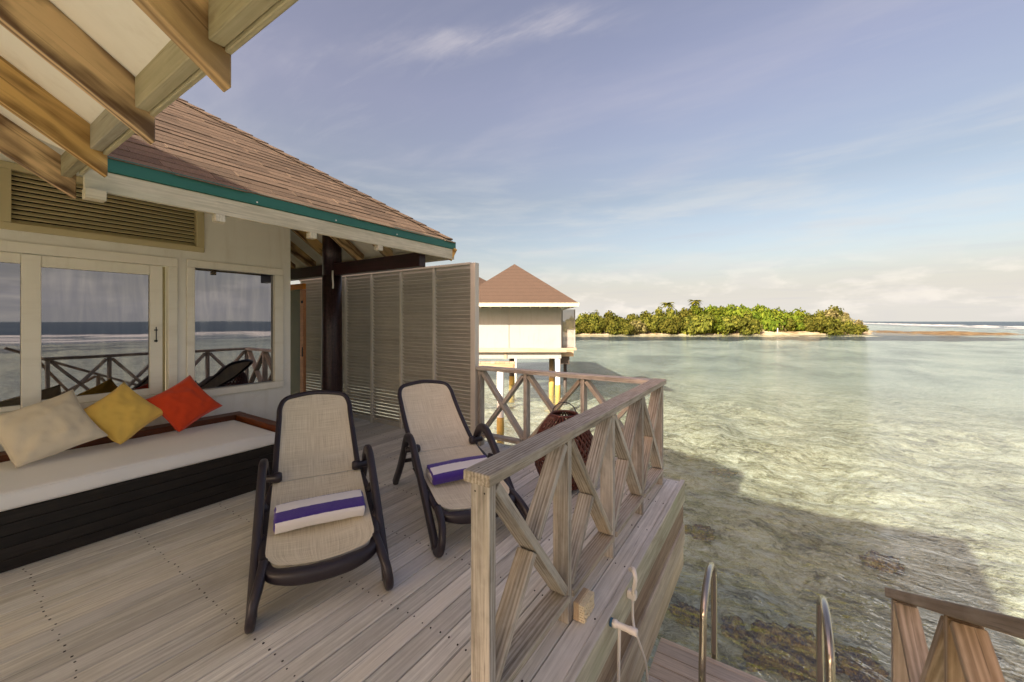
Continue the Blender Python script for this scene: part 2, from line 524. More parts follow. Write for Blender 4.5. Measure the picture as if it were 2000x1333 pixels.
def mk_shingle(name, col, course=None):
    m, t = mat_new(name)
    v, rnd = obj_coords(t)
    n1 = t.noise(v, 130, 3, 0.7)
    n2 = t.noise(v, 3.0, 5, 0.6)
    c = t.ramp(n1, [(0.30, tuple(a * 0.55 for a in col)), (0.52, col), (0.72, tuple(a * 1.5 for a in col))])
    c = t.mix(t.math('MULTIPLY', n2, 0.45), c, tuple(a * 0.7 for a in col))
    h = n1
    if course:
        z = t.xyz(t.n('ShaderNodeTexCoord').outputs['Object'])[2]
        fr = t.math('FRACT', t.math('MULTIPLY', z, 1.0 / course))
        c = t.mix(t.math('MULTIPLY', t.math('SUBTRACT', 1.0, t.smooth(fr, 0.0, 0.22)), 0.5), c, tuple(a * 0.45 for a in col))
        h = t.math('ADD', h, t.math('MULTIPLY', fr, -2.0))
    hsv = t.n('ShaderNodeHueSaturation', ins={'Color': c})
    t.put(hsv.inputs['Value'], t.math('ADD', 0.78, t.math('MULTIPLY', rnd, 0.44)))
    finish(t, hsv.outputs[0], 0.9, h, 0.5, 0.006, 0.2)
    return m


M['shingle'] = mk_shingle('brown_asphalt_shingle', (0.168, 0.115, 0.075))
M['shingle_far'] = mk_shingle('far_asphalt_shingle', (0.078, 0.051, 0.036), 0.2)


def mk_glass():
    # tinted, mirror-filmed panes: a streaked reflective film over a dark room
    m, t = mat_new('tinted_mirror_glass')
    v, rnd = obj_coords(t)
    sm = t.noise(t.mapping(v, scale=(0.6, 0.6, 6.0)), 2.2, 6, 0.6, 0.6)
    wob = t.noise(t.mapping(v, scale=(1, 1, 1)), 1.1, 2, 0.5)
    c = t.mix(t.smooth(sm, 0.35, 0.75), (0.24, 0.24, 0.27), (0.33, 0.32, 0.33))
    p = finish(t, c, t.math('ADD', 0.012, t.math('MULTIPLY', t.smooth(sm, 0.45, 0.8), 0.035)), wob, 0.03, 0.02, 0.5, 1.0)
    return m


M['glass'] = mk_glass()


def mk_green_glass():
    m, t = mat_new('green_door_glass')
    finish(t, (0.10, 0.11, 0.07), 0.12, None, spec=0.7)
    return m


M['green_glass'] = mk_green_glass()


def mk_leaf(name, cols):
    m, t = mat_new(name)
    g = t.n('ShaderNodeNewGeometry')
    ri = g.outputs['Random Per Island']
    pos = g.outputs['Position']
    n = t.noise(pos, 0.55, 4, 0.6)
    k = t.math('ADD', t.math('MULTIPLY', ri, 0.55), t.math('MULTIPLY', n, 0.45))
    rnd = t.n('ShaderNodeObjectInfo').outputs['Random']
    c = t.ramp(k, [(0.22, cols[0]), (0.50, cols[1]), (0.78, cols[2])])
    hsv = t.n('ShaderNodeHueSaturation', ins={'Color': c})
    t.put(hsv.inputs['Value'], t.math('ADD', 0.75, t.math('MULTIPLY', rnd, 0.5)))
    t.put(hsv.inputs['Hue'], t.math('ADD', 0.488, t.math('MULTIPLY', rnd, 0.024)))
    d = t.n('ShaderNodeBsdfDiffuse', ins={'Color': hsv.outputs[0]})
    tr = t.n('ShaderNodeBsdfTranslucent', ins={'Color': hsv.outputs[0]})
    mx = t.n('ShaderNodeMixShader', ins={0: 0.25, 1: d.outputs[0], 2: tr.outputs[0]})
    t.n('ShaderNodeOutputMaterial', ins={'Surface': mx})
    return m


M['leaf_olive'] = mk_leaf('olive_leaves', [(0.034, 0.042, 0.009), (0.092, 0.098, 0.016), (0.17, 0.16, 0.028)])
M['leaf_green'] = mk_leaf('green_leaves', [(0.034, 0.055, 0.008), (0.092, 0.122, 0.012), (0.165, 0.185, 0.022)])
M['leaf_brown'] = mk_leaf('dry_leaves', [(0.07, 0.060, 0.025), (0.15, 0.125, 0.045), (0.23, 0.19, 0.08)])
M['bark'] = plain('grey_bark', (0.16, 0.12, 0.085), 0.85, 3, 0.3, 0.4)


def mk_sand():
    m, t = mat_new('island_sand')
    pos = t.n('ShaderNodeNewGeometry').outputs['Position']
    n = t.noise(pos, 0.25, 5, 0.6)
    c = t.ramp(n, [(0.38, (0.22, 0.16, 0.08)), (0.50, (0.46, 0.36, 0.22)), (0.62, (0.56, 0.46, 0.31))])
    finish(t, c, 0.9, t.noise(pos, 3, 4, 0.6), 0.4, 0.1, 0.2)
    return m


M['sand'] = mk_sand()


def mk_reef():
    m, t = mat_new('reef_rubble')
    pos = t.n('ShaderNodeNewGeometry').outputs['Position']
    n = t.noise(pos, 0.35, 7, 0.7)
    c = t.ramp(n, [(0.35, (0.07, 0.042, 0.018)), (0.5, (0.17, 0.105, 0.042)), (0.65, (0.27, 0.19, 0.09))])
    finish(t, c, 0.85, n, 0.8, 0.5, 0.3)
    return m


M['reef'] = mk_reef()


def mk_floor():
    m, t = mat_new('lagoon_floor')
    pos = t.n('ShaderNodeNewGeometry').outputs['Position']
    warp = t.noise(pos, 1.4, 4, 0.6, 0, 1)
    pw = t.vmath('ADD', pos, t.vmath('SCALE', t.vmath('SUBTRACT', warp, (0.5, 0.5, 0.5)), scale=0.9))
    pw = t.mapping(pw, scale=(0.75, 1.1, 1))
    big = t.noise(pw, 0.8, 5, 0.6, 0.3)
    mid = t.noise(pw, 4.2, 6, 0.70, 0.4)
    fin = t.noise(pw, 15.0, 5, 0.7, 0.3)
    k = t.math('ADD', t.math('MULTIPLY', mid, 0.5), t.math('ADD', t.math('MULTIPLY', big, 0.28), t.math('MULTIPLY', fin, 0.22)))
    c = t.ramp(k, [(0.37, (0.07, 0.055, 0.055)), (0.435, (0.20, 0.17, 0.105)), (0.49, (0.39, 0.35, 0.24)), (0.55, (0.56, 0.515, 0.39)), (0.63, (0.68, 0.66, 0.57))])
    # far lagoon: bare pale sand between weed beds
    y = t.xyz(pos)[1]
    far = t.smooth(y, 14.0, 48.0)
    c2 = t.ramp(t.noise(t.mapping(pos, scale=(1, 0.6, 1)), 0.09, 6, 0.65, 0.3), [(0.38, (0.17, 0.19, 0.18)), (0.5, (0.30, 0.325, 0.295)), (0.62, (0.42, 0.43, 0.38))])
    c = t.mix(t.math('MULTIPLY', far, 0.85), c, c2)
    finish(t, c, 0.95, t.math('ADD', mid, fin), 0.7, 0.12, 0.1)
    return m


M['floor'] = mk_floor()


def mk_deep():
    m, t = mat_new('deep_ocean_floor')
    finish(t, (0.012, 0.028, 0.060), 0.9, None)
    return m


M['deep'] = mk_deep()


def mk_coral():
    m, t = mat_new('dark_coral')
    v, rnd = obj_coords(t)
    n = t.noise(v, 7, 6, 0.7, 0.4)
    n2 = t.noise(v, 22, 5, 0.7, 0.3)
    n = t.math('ADD', t.math('MULTIPLY', n, 0.55), t.math('MULTIPLY', n2, 0.45))
    c = t.ramp(n, [(0.36, (0.045, 0.032, 0.050)), (0.47, (0.12, 0.08, 0.075)), (0.54, (0.30, 0.19, 0.075)), (0.62, (0.45, 0.36, 0.18))])
    finish(t, c, 0.9, n, 0.9, 0.1, 0.1)
    return m


M['coral'] = mk_coral()


def mk_water():
    m, t = mat_new('lagoon_water')
    pos = t.n('ShaderNodeNewGeometry').outputs['Position']
    a = t.noise(t.mapping(pos, scale=(0.42, 1.0, 1), rot=(0, 0, R(6))), 1.15, 4, 0.55, 0.8)
    b = t.noise(t.mapping(pos, scale=(0.45, 1.0, 1), rot=(0, 0, R(-10))), 3.4, 4, 0.6, 0.9)
    d = t.noise(t.mapping(pos, scale=(0.55, 1.0, 1), rot=(0, 0, R(14))), 11.0, 3, 0.6, 0.6)
    e = t.noise(t.mapping(pos, scale=(0.35, 1.0, 1), rot=(0, 0, R(20))), 0.34, 3, 0.55, 0.5)
    g_ = t.noise(t.mapping(pos, scale=(0.30, 1.0, 1), rot=(0, 0, R(28))), 0.13, 3, 0.55, 0.5)
    a = t.math('ADD', a, t.math('ADD', t.math('MULTIPLY', e, 1.7), t.math('MULTIPLY', g_, 3.2)))
    h = t.math('ADD', t.math('MULTIPLY', a, 0.72), t.math('ADD', t.math('MULTIPLY', b, 0.70), t.math('MULTIPLY', d, 0.15)))
    bp = t.n('ShaderNodeBump', ins={'Strength': 1.0, 'Distance': 0.20, 'Height': h})
    # light goes straight through this thin sheet, so both faces get the air-to-water reflectance
    back = t.n('ShaderNodeNewGeometry').outputs['Backfacing']
    ior = t.math('ADD', 1.333, t.math('MULTIPLY', back, 1 / 1.333 - 1.333))
    fr = t.n('ShaderNodeFresnel', ins={'IOR': ior, 'Normal': bp.outputs[0]})
    tr = t.n('ShaderNodeBsdfTransparent', ins={'Color': (0.87, 0.955, 0.945)})
    gl = t.n('ShaderNodeBsdfGlossy', ins={'Color': (0.97, 0.98, 0.97), 'Roughness': 0.05, 'Normal': bp.outputs[0]})
    px_, py_, _ = t.xyz(pos)
    ocean = t.math('MAXIMUM', t.smooth(px_, 120.0, 150.0), t.smooth(py_, 1250.0, 1500.0))
    # the open sea is rough: steep unresolved facets mirror far less than a flat sheet
    refl = t.math('MULTIPLY', fr.outputs[0], t.math('SUBTRACT', 1.0, t.math('MULTIPLY', ocean, 0.62)))
    turb = t.math('SUBTRACT', 0.06, t.math('MULTIPLY', ocean, 0.055))
    # suspended sediment scatters a little light back
    df = t.n('ShaderNodeBsdfDiffuse', ins={'Color': (0.44, 0.55, 0.49)})
    body = t.n('ShaderNodeMixShader', ins={0: turb, 1: tr.outputs[0], 2: df.outputs[0]})
    mx = t.n('ShaderNodeMixShader', ins={0: refl, 1: body.outputs[0], 2: gl.outputs[0]})
    t.n('ShaderNodeOutputMaterial', ins={'Surface': mx})
    return m


M['water'] = mk_water()


def mk_foam():
    m, t = mat_new('surf_foam')
    pos = t.n('ShaderNodeNewGeometry').outputs['Position']
    n = t.noise(pos, 0.8, 5, 0.7)
    finish(t, t.mix(n, (0.34, 0.34, 0.33), (0.52, 0.51, 0.49)), 0.9, n, 0.6, 0.3, 0.2)
    return m


M['foam'] = mk_foam()

# ------------------------------------------------------------------ water, sea floor, island
WZ = -2.30
FZ = -3.35


def grid_obj(name, xs, ys, fz, mat, kind, smooth=True):
    bm = bmesh.new()
    V = [[bm.verts.new((x, y, fz(x, y))) for x in xs] for y in ys]
    for j in range(len(ys) - 1):
        for i in range(len(xs) - 1):
            bm.faces.new((V[j][i], V[j][i + 1], V[j + 1][i + 1], V[j + 1][i]))
    return tag(link(name, bm_mesh(bm, name, mat, smooth)), kind=kind)


def steps(a, b, n):
    return [a + (b - a) * i / n for i in range(n + 1)]


# sea surface: one sheet to the horizon
grid_obj('sea_water', [-7000, 7000], [-7000, 7000], lambda x, y: WZ, M['water'], 'structure')


def floor_z(x, y):
    d = math.hypot(x, y)
    z = FZ + 0.42 * (noise.noise(Vector((x * 0.35, y * 0.35, 1.3)))) + 0.16 * noise.noise(Vector((x * 1.3, y * 1.3, 5.0)))
    if d > 40:
        z -= min(0.6, (d - 40) * 0.01)
    return z


xs = steps(-60, -12, 16)[:-1] + steps(-12, 22, 110)[:-1] + steps(22, 128, 30)
ys = steps(-60, 2, 12)[:-1] + steps(2, 26, 90)[:-1] + steps(26, 420, 50)
xs = [-1400, -600, -250, -120] + xs
ys = [-1400, -500, -200] + ys + [700, 1400]
grid_obj('sea_floor', xs, ys, floor_z, M['floor'], 'structure')
bm = bmesh.new()
poly(bm, [(127, -7000, -9), (7000, -7000, -9), (7000, 7000, -9), (127, 7000, -9)])
poly(bm, [(-7000, 1395, -9), (127, 1395, -9), (127, 7000, -9), (-7000, 7000, -9)])
tag(link('ocean_floor', bm_mesh(bm, 'ocean_floor', M['deep'])), kind='structure')

# breaking surf along the reef edge, out past the lagoon on the right
bm = bmesh.new()
for x0, wdt, hgt, y0, y1, sd in ((100, 6, 0.30, -160, 520, 1), (111, 7, 0.60, -180, 760, 2), (124, 5, 0.80, -200, 1000, 3), (136, 4, 0.45, -100, 1200, 4)):
    n = int((y1 - y0) / 2.2)
    prev = None
    for i in range(n + 1):
        y = y0 + (y1 - y0) * i / n
        cx = x0 + 5 * noise.noise(Vector((y * 0.02, sd * 9.1, 0))) + 2.0 * noise.noise(Vector((y * 0.15, sd * 3.3, 0)))
        am = max(0.0, min(1.0, 0.40 + 1.35 * noise.noise(Vector((y * 0.035, sd * 5.7, 2)))))
        row = []
        for k in range(6):
            u = k / 5 - 0.5
            zz_ = hgt * am * (1 - (2 * u) ** 2) * (0.7 + 0.9 * noise.noise(Vector((y * 0.5, u * 4, sd))))
            row.append(bm.verts.new((cx + u * wdt * (0.35 + am), y, WZ - 0.05 + max(0.0, zz_) + (0.08 if 0 < k < 5 and am > 0.15 else 0))))
        if prev:
            for k in range(5):
                bm.faces.new((prev[k], prev[k + 1], row[k + 1], row[k]))
        prev = row
tag(link('surf', bm_mesh(bm, 'surf', M['foam'], True)), kind='stuff')

# island: low sand bank with trees
IC = unproj(1400, 653, 128)


def cam_pt(px, d):
    p = unproj(px, 627, d)
    return Vector((p.x, p.y))


RT = Vector((0.836, 0.548)); FW = Vector((-0.548, 0.836))
bm = bmesh.new()
rows = []
for j in range(15):
    dd = 109 + 51 * j / 14
    row = []
    for i in range(61):
        px = 1085 + 640 * i / 60
        p = cam_pt(px, dd)
        u = (px - 1085) / 640; v = j / 14
        edge = min(u * 10, (1 - u) * 8, v * 5.5, (1 - v) * 5, 1.0)
        hgt = -0.55 + 1.5 * max(0, min(1, edge)) ** 0.8 + 0.16 * noise.noise(Vector((px * 0.06, dd * 0.3, 0)))
        row.append(bm.verts.new((p.x, p.y, WZ + hgt)))
    rows.append(row)
for a, b in zip(rows, rows[1:]):
    for i in range(60):
        bm.faces.new((a[i], a[i + 1], b[i + 1], b[i]))
tag(link('island_ground', bm_mesh(bm, 'island_ground', M['sand'], True)), kind='structure')

# exposed brown reef running out from the island
bm = bmesh.new()
rows = []
for j in range(15):
    row = []
    for i in range(121):
        u = i / 120
        px = 1560 + 450 * u
        near, far_ = 108 + 3 * math.sin(u * 7), 118 + 44 * math.exp(-((u - 0.35) / 0.42) ** 2)
        dd = near + (far_ - near) * j / 14
        p = cam_pt(px, dd)
        e = min(j / 3, (14 - j) / 4, u * 12, (1 - u) * 9, 1)
        nz = noise.noise(Vector((p.x * 0.16, p.y * 0.16, 7))) * 0.7 + noise.noise(Vector((p.x * 0.7, p.y * 0.7, 3))) * 0.30
        hh = -0.18 + e * (0.20 + nz * 0.55 + 0.35 * math.exp(-((u - 0.72) / 0.13) ** 2))
        row.append(bm.verts.new((p.x, p.y, WZ + hh)))
    rows.append(row)
for a, b in zip(rows, rows[1:]):
    for i in range(120):
        bm.faces.new((a[i], a[i + 1], b[i + 1], b[i]))
tag(link('exposed_reef', bm_mesh(bm, 'exposed_reef', M['reef'], False)), kind='structure')


def crown_mesh(name, mat, seed, lobes=9, leaves=120, spread=1.0, leaf=0.42):
    rg = random.Random(seed)
    bm = bmesh.new()
    for k in range(lobes):
        a = rg.uniform(0, 6.283)
        rr = rg.uniform(0.1, 0.8) * spread if k else 0
        lc = Vector((rr * math.cos(a), rr * math.sin(a), rg.uniform(0.30, 0.78) - 0.25 * rr))
        lr = Vector((rg.uniform(0.30, 0.50), rg.uniform(0.30, 0.50), rg.uniform(0.22, 0.36)))
        # a solid twiggy heart keeps daylight from showing straight through
        r = bmesh.ops.create_icosphere(bm, subdivisions=1, radius=1.0)
        for v in r['verts']:
            v.co = Vector((lc.x + v.co.x * lr.x * 0.72, lc.y + v.co.y * lr.y * 0.72, lc.z + v.co.z * lr.z * 0.72))
        for _ in range(leaves):
            th = rg.uniform(0, 6.283); z = rg.uniform(-0.85, 1.0)
            q_ = math.sqrt(max(0, 1 - z * z))
            nrm = Vector((q_ * math.cos(th), q_ * math.sin(th), z))
            sft = rg.uniform(0.78, 1.12)
            p = lc + Vector((nrm.x * lr.x, nrm.y * lr.y, nrm.z * lr.z)) * sft
            nn = (nrm + Vector((rg.uniform(-1, 1), rg.uniform(-1, 1), rg.uniform(-0.4, 1))) * 0.7).normalized()
            t1 = nn.orthogonal().normalized()
            t1 = Matrix.Rotation(rg.uniform(0, 6.283), 3, nn) @ t1
            t2 = nn.cross(t1)
            s = leaf * rg.uniform(0.10, 0.24)
            poly(bm, [p + t1 * s, p + t2 * s * 0.7 + nn * s * 0.2, p - t1 * s, p - t2 * s * 0.7 - nn * s * 0.15])
    me = bpy.data.meshes.new(name)
    bm.to_mesh(me); bm.free()
    me.materials.append(mat)
    return me


CR = {
    'olive': [crown_mesh('olive_crown', M['leaf_olive'], s, 10, 110) for s in (1, 2, 3)],
    'green': [crown_mesh('green_crown', M['leaf_green'], s, 11, 110) for s in (4, 5, 6)],
    'brown': [crown_mesh('dry_crown', M['leaf_brown'], s, 9, 90) for s in (7, 8)],
}
bm = bmesh.new()
sweep(bm, [Vector((0, 0, 0)), Vector((0.03, 0, 0.3)), Vector((-0.02, 0.03, 0.7))], 0.09, 0.09, widths=lambda t: (0.09 - 0.05 * t, 0.09 - 0.05 * t), nprof=7, power=2)
for a in range(4):
    ca, sa = math.cos(a * 1.6), math.sin(a * 1.6)
    sweep(bm, [Vector((0, 0, 0.15 + 0.06 * a)), Vector((0.2 * ca, 0.2 * sa, 0.40)), Vector((0.42 * ca, 0.42 * sa, 0.58))], 0.04, 0.04, widths=lambda t: (0.045 - 0.03 * t,) * 2, nprof=5, power=2)
TRUNK = bm_mesh(bm, 'trunk', M['bark'], True)

top_px = [(1128, 611), (1160, 608), (1195, 606), (1215, 613), (1240, 609), (1265, 604), (1290, 601), (1320, 601), (1350, 592), (1372, 588), (1395, 594),
          (1420, 597), (1450, 591), (1480, 596), (1510, 598), (1530, 597), (1550, 604), (1575, 606), (1600, 606), (1625, 600), (1645, 604), (1665, 610), (1688, 620)]


def top_at(px):
    for (a, ya), (b, yb) in zip(top_px, top_px[1:]):
        if a <= px <= b:
            return ya + (yb - ya) * (px - a) / (b - a)
    return 618


rg = random.Random(11)
ORD = ('first second third fourth fifth sixth seventh eighth ninth tenth eleventh twelfth thirteenth fourteenth fifteenth sixteenth seventeenth eighteenth nineteenth twentieth '
       'twenty-first twenty-second twenty-third twenty-fourth twenty-fifth twenty-sixth twenty-seventh twenty-eighth twenty-ninth thirtieth thirty-first thirty-second thirty-third').split()
ORD_N = {}
tree_n = 0
front_words = {'olive': 'olive shrubby tree', 'green': 'bright green broadleaf tree', 'brown': 'dry brownish tree'}
spots = []
px = 1120
while px < 1682:                       # front row hugging the shore
    spots.append((px, rg.uniform(112, 115), 'front')); px += rg.uniform(16, 24)
px = 1112
while px < 1680:
    spots.append((px, rg.uniform(118, 125), 'middle')); px += rg.uniform(22, 30)
px = 1118
while px < 1670:                       # tall back row makes the skyline
    spots.append((px, rg.uniform(128, 136), 'back')); px += rg.uniform(19, 27)
for px, dd, row in spots:
    if row == 'front' and 1478 < px < 1592:
        dd += 6                         # a gap with the beach
    kind = 'green' if 1345 < px < 1565 and row != 'front' else ('olive')
    if 1235 < px < 1262 and row == 'front' or (1600 < px < 1690 and row != 'front' and rg.random() < 0.6) or (px < 1540 and px > 1395 and row == 'front' and rg.random() < .2):
        kind = 'brown'
    if row == 'front' and 1380 < px < 1600 and rg.random() < 0.35:
        kind = 'green'
    ytop = top_at(px)
    frac = {'front': 0.62, 'middle': 0.86, 'back': 1.0}[row] * rg.uniform(0.9, 1.06)
    ztop = (627 - ytop) * 128 / 778 + H
    ht = max(2.6, ((ztop - WZ) * frac - 0.4) * 1.10)
    base = cam_pt(px, dd)
    rad = ht * (0.62 if row != 'back' else 0.48) * rg.uniform(0.85, 1.1)
    if px > 1630:
        ht *= 0.86; rad *= 0.8
    rad = max(2.4 if px > 1630 else 2.9, min(rad * 1.15, 4.9))
    side = 'left end' if px < 1240 else 'middle' if px < 1480 else 'right end'
    ORD_N[row] = ORD_N.get(row, 0) + 1
    t_ = empty('tree', (base.x, base.y, WZ + 0.2), rg.uniform(0, 6.28))
    tag(t_, '%s, %s from the left in the %s row of the island trees' % (front_words[kind], ORD[ORD_N[row] - 1], row), 'tree', 'trees on the island')
    W = PM[t_.name]
    link('trunk', TRUNK, W @ Matrix.Diagonal((rad * 0.6, rad * 0.6, ht * 0.9, 1)), t_)
    link('crown', rg.choice(CR[kind]), W @ Matrix.Translation((0, 0, -0.02 * ht)) @ Matrix.Diagonal((rad, rad, ht * 0.98, 1)), t_)


def palm(px, dd, ytop, label, seed):
    rg = random.Random(seed)
    b = cam_pt(px, dd)
    ztop = (627 - ytop) * dd / 778 + H - WZ - 1.0
    t_ = empty('palm_tree', (b.x, b.y, WZ))
    tag(t_, label, 'palm tree')
    bm = bmesh.new()
    sweep(bm, [Vector((0, 0, 0)), Vector((0.2, 0, ztop * 0.5)), Vector((0.1, 0.1, ztop))], 0.3, 0.3, widths=lambda t: (0.34 - 0.14 * t,) * 2, nprof=7, power=2)
    link('trunk', bm_mesh(bm, 'trunk', M['bark'], True), PM[t_.name], t_)
    bm = bmesh.new()
    for k in range(24):
        a = k * 2.399 + rg.uniform(-.2, .2)
        up = rg.uniform(-0.2, 0.9)
        L = rg.uniform(2.0, 2.8)
        dirh = Vector((math.cos(a), math.sin(a), 0))
        sd = Vector((-math.sin(a), math.cos(a), 0))
        prev = None
        for i in range(7):
            u = i / 6
            p = Vector((0.1, 0.1, ztop)) + dirh * L * u + Vector((0, 0, L * (up * u - 0.75 * u * u)))
            wv = 0.42 * math.sin(math.pi * min(1, 0.12 + u * 0.9))
            cur = (bm.verts.new(p + sd * wv - Vector((0, 0, wv * 0.5))), bm.verts.new(p), bm.verts.new(p - sd * wv - Vector((0, 0, wv * 0.5))))
            if prev:
                bm.faces.new((prev[0], prev[1], cur[1], cur[0])); bm.faces.new((prev[1], prev[2], cur[2], cur[1]))
            prev = cur
    me = bpy.data.meshes.new('fronds'); bm.to_mesh(me); bm.free(); me.materials.append(M['leaf_olive'])
    link('crown', me, PM[t_.name], t_)


palm(1304, 128, 588, 'darker drooping palm rising above the left half of the island trees', 3)
palm(1357, 130, 583, 'tallest palm on the island, beside the bright green crowns', 5)
# small white marker post on the island beach
p = cam_pt(1519, 114)
mk = empty('marker_post', (p.x, p.y, WZ + 0.6)); tag(mk, 'small white marker post on the island beach', 'post')
bx('pole', (p.x - .09, p.y - .09, WZ + .3), (p.x + .09, p.y + .09, WZ + 1.75), M['white_pile'], mk, 0)


# coral heads on the lagoon floor
def coral(px, py, size, label, seed, zf=1.0):
    p = on_z(px, py, FZ + 0.15)
    bm = bmesh.new()
    bmesh.ops.create_icosphere(bm, subdivisions=5, radius=1.0)
    for v in bm.verts:
        n = noise.fractal(v.co * 1.6 + Vector((seed * 7.0, 0, 0)), 0.9, 2.0, 5)
        n2 = noise.noise(v.co * 7.0 + Vector((seed, 3, 0)))
        v.co *= 1.0 + 0.55 * n + 0.12 * n2
        v.co = Vector((v.co.x * size * 0.9, v.co.y * size * 0.75, v.co.z * size * 0.34 * zf))
    o = link('coral_head', bm_mesh(bm, 'coral_head', M['coral'], True), Matrix.Translation((p.x, p.y, FZ)) @ Matrix.Rotation(seed, 4, 'Z'))
    tag(o, label, 'coral')


coral(1545, 1262, 0.62, 'largest dark coral head under the water between the ladder handrails', 1, 1.3)
coral(1680, 1292, 0.42, 'dark coral head left of the stair railing post under the water', 2)
coral(1362, 1030, 0.40, 'dark coral patch under the water near the far corner of the deck', 3)
coral(1722, 1085, 0.34, 'long dark coral patch under the water above the stair railing', 4)
coral(1440, 1215, 0.26, 'small dark coral lump under the water right of the first ladder handrail', 5)
coral(1345, 1185, 0.28, 'small dark coral lump in the water beside the deck skirt', 6)
coral(1410, 915, 0.36, 'dark coral patch in the shaded water nearest the sunlit edge', 7)

# ------------------------------------------------------------------ deck
deck = empty('deck', (-3, 1.5, 0))
tag(deck, 'weathered grey timber deck of long parallel boards', None, None, 'structure')
PITCH = 0.1205
nb = 0
nail_pts = []
rows_y = [0.417 + 0.52 * k for k in range(-1, 8)]
x = -0.755
edges = []
while x > -7.4:
    x0, x1 = x - PITCH + 0.006, x
    if x0 < -5.02:
        y0 = 2.72
    else:
        y0 = -4.6
    dz_ = random.uniform(-0.0012, 0.0012)
    bx('board', (x0, y0, -0.028 + dz_), (x1, 4.105 + random.uniform(-0.003, 0.003), 0.0 + dz_), M['deck'], deck, 0.003, axis=1)
    for ry in rows_y:
        if y0 < ry < 4.08:
            for off in (0.024, 0.091):
                nail_pts.append((x0 + off + random.uniform(-.005, .005), ry + random.uniform(-.010, .010)))
    x -= PITCH
# landing place at the head of the stairs
x = 0.56
while x > -0.70:
    bx('board', (x - PITCH + 0.006, -4.6, -0.028), (x, 1.20, 0.0), M['deck'], deck, 0.003, axis=1)
    x -= PITCH
bm = bmesh.new()
for (nx, ny) in nail_pts:
    rr = random.uniform(0.0035, 0.005)
    vs = [bm.verts.new((nx + rr * math.cos(k * 1.0472), ny + rr * math.sin(k * 1.0472) * 1.2, 0.0022)) for k in range(6)]
    vs2 = [bm.verts.new((v.co.x, v.co.y, -0.004)) for v in vs]
    bm.faces.new(vs)
    for k in range(6):
        bm.faces.new((vs[k], vs2[k], vs2[(k + 1) % 6], vs[(k + 1) % 6]))
tag(link('nails', bm_mesh(bm, 'nails', M['nail']), I4, deck), kind='stuff')
# skirt of wide weathered planks below the deck edge
zt = -0.002
for i, hgt in enumerate((0.205, 0.21, 0.205, 0.21)):
    dxx = (0.0, -0.016, -0.002, -0.013)[i]
    sm_ = M[('skirt_green', 'skirt_brown', 'skirt', 'skirt_pale')[i]]
    bx('skirt_plank', (-0.750 + dxx, 0.95, zt - hgt + 0.012), (-0.712 + dxx, 4.145, zt), sm_, deck, 0.007, axis=1)
    bx('skirt_plank', (-7.4, 4.108 + dxx, zt - hgt + 0.006), (-0.756, 4.143 + dxx, zt), sm_, deck, 0.004, axis=0)
    zt -= hgt
bx('backing', (-0.775, 0.95, -0.84), (-0.760, 4.10, -0.03), M['dark_timber'], deck, 0, axis=1)
bx('trim_plank', (-0.752, 0.95, 0.000), (-0.712, 4.147, 0.006), M['deck'], deck, 0.002, axis=1)
for (qx, qy) in ((0.35, -4.6), (0.35, -2.2), (-3.0, -4.6)):
    bm = bmesh.new(); lathe(bm, [(0.12, -4.2), (0.12, 2.55)], 20)
    link('porch_column', bm_mesh(bm, 'porch_column', M['column'], True), Matrix.Translation((qx, qy, 0)), deck)
bx('gap_shade_sheet', (-5.0, -4.58, -0.060), (-0.78, 4.09, -0.034), M['dark_timber'], deck, 0, axis=1)  # dark sheets added under the boards so the gaps look shaded
bx('gap_shade_sheet', (-7.4, 2.75, -0.060), (-5.002, 4.09, -0.034), M['dark_timber'], deck, 0, axis=0)
bx('gap_shade_sheet', (-0.70, -4.58, -0.060), (0.55, 1.15, -0.034), M['dark_timber'], deck, 0, axis=1)
# joists and piles below
for jx in (-1.2, -2.6, -4.0, -5.4, -6.8):
    bx('joist', (jx - .03, -1.1, -0.25), (jx + .03, 4.09, -0.062), M['dark_timber'], deck, 0, axis=1)
for jx in (-1.3, -4.6, -7.0):
    for jy in (0.2, 3.6):
        bx('pile', (jx - .13, jy - .13, -4.2), (jx + .13, jy + .13, -0.26), M['white_pile'], deck, 0.02)

# ------------------------------------------------------------------ landing and stairs
LZ = -0.84
land = empty('landing', (0, 2.8, LZ))
tag(land, 'low swim landing of brown boards beside the deck skirt', None, None, 'structure')
y = 3.14
bx('edge_board', (-0.708, y - 0.040, LZ - 0.13), (0.60, y, LZ - 0.002), M['landing'], land, 0.003)
y -= 0.046
while y > 2.30:
    bx('board', (-0.708, y - 0.105, LZ - 0.028), (0.60, y, LZ), M['landing'], land, 0.003, axis=0)
    y -= 0.112
bx('gap_shade_sheet', (-0.70, 2.3, LZ - 0.06), (0.59, 3.09, LZ - 0.034), M['dark_timber'], land, 0)  # added dark sheet, stands in for shade between the landing boards
for px_ in (-0.55, 0.45):
    bx('pile', (px_ - .08, 2.9, -4.2), (px_ + .08, 3.05, LZ - 0.13), M['dark_timber'], land, 0.01)
stairs = empty('stairs', (0, 1.7, LZ))
tag(stairs, 'short wooden stairs down to the swim landing', None, None, 'structure')
for i, (zt, y0) in enumerate(((-0.21, 1.22), (-0.42, 1.63), (-0.63, 2.04))):
    bx('tread', (-0.70, y0, zt - 0.035), (0.47, y0 + 0.18, zt), M['landing'], stairs, 0.004)
    bx('tread', (-0.70, y0 + 0.19, zt - 0.035), (0.47, y0 + 0.37, zt), M['landing'], stairs, 0.004)
for sx in (-0.66, 0.43):
    beam('stringer', (sx, 1.05, -0.12), (sx, 2.46, -0.84), 0.045, 0.20, M['landing'], stairs)

# ------------------------------------------------------------------ railings
PW, PT = 0.088, 0.043


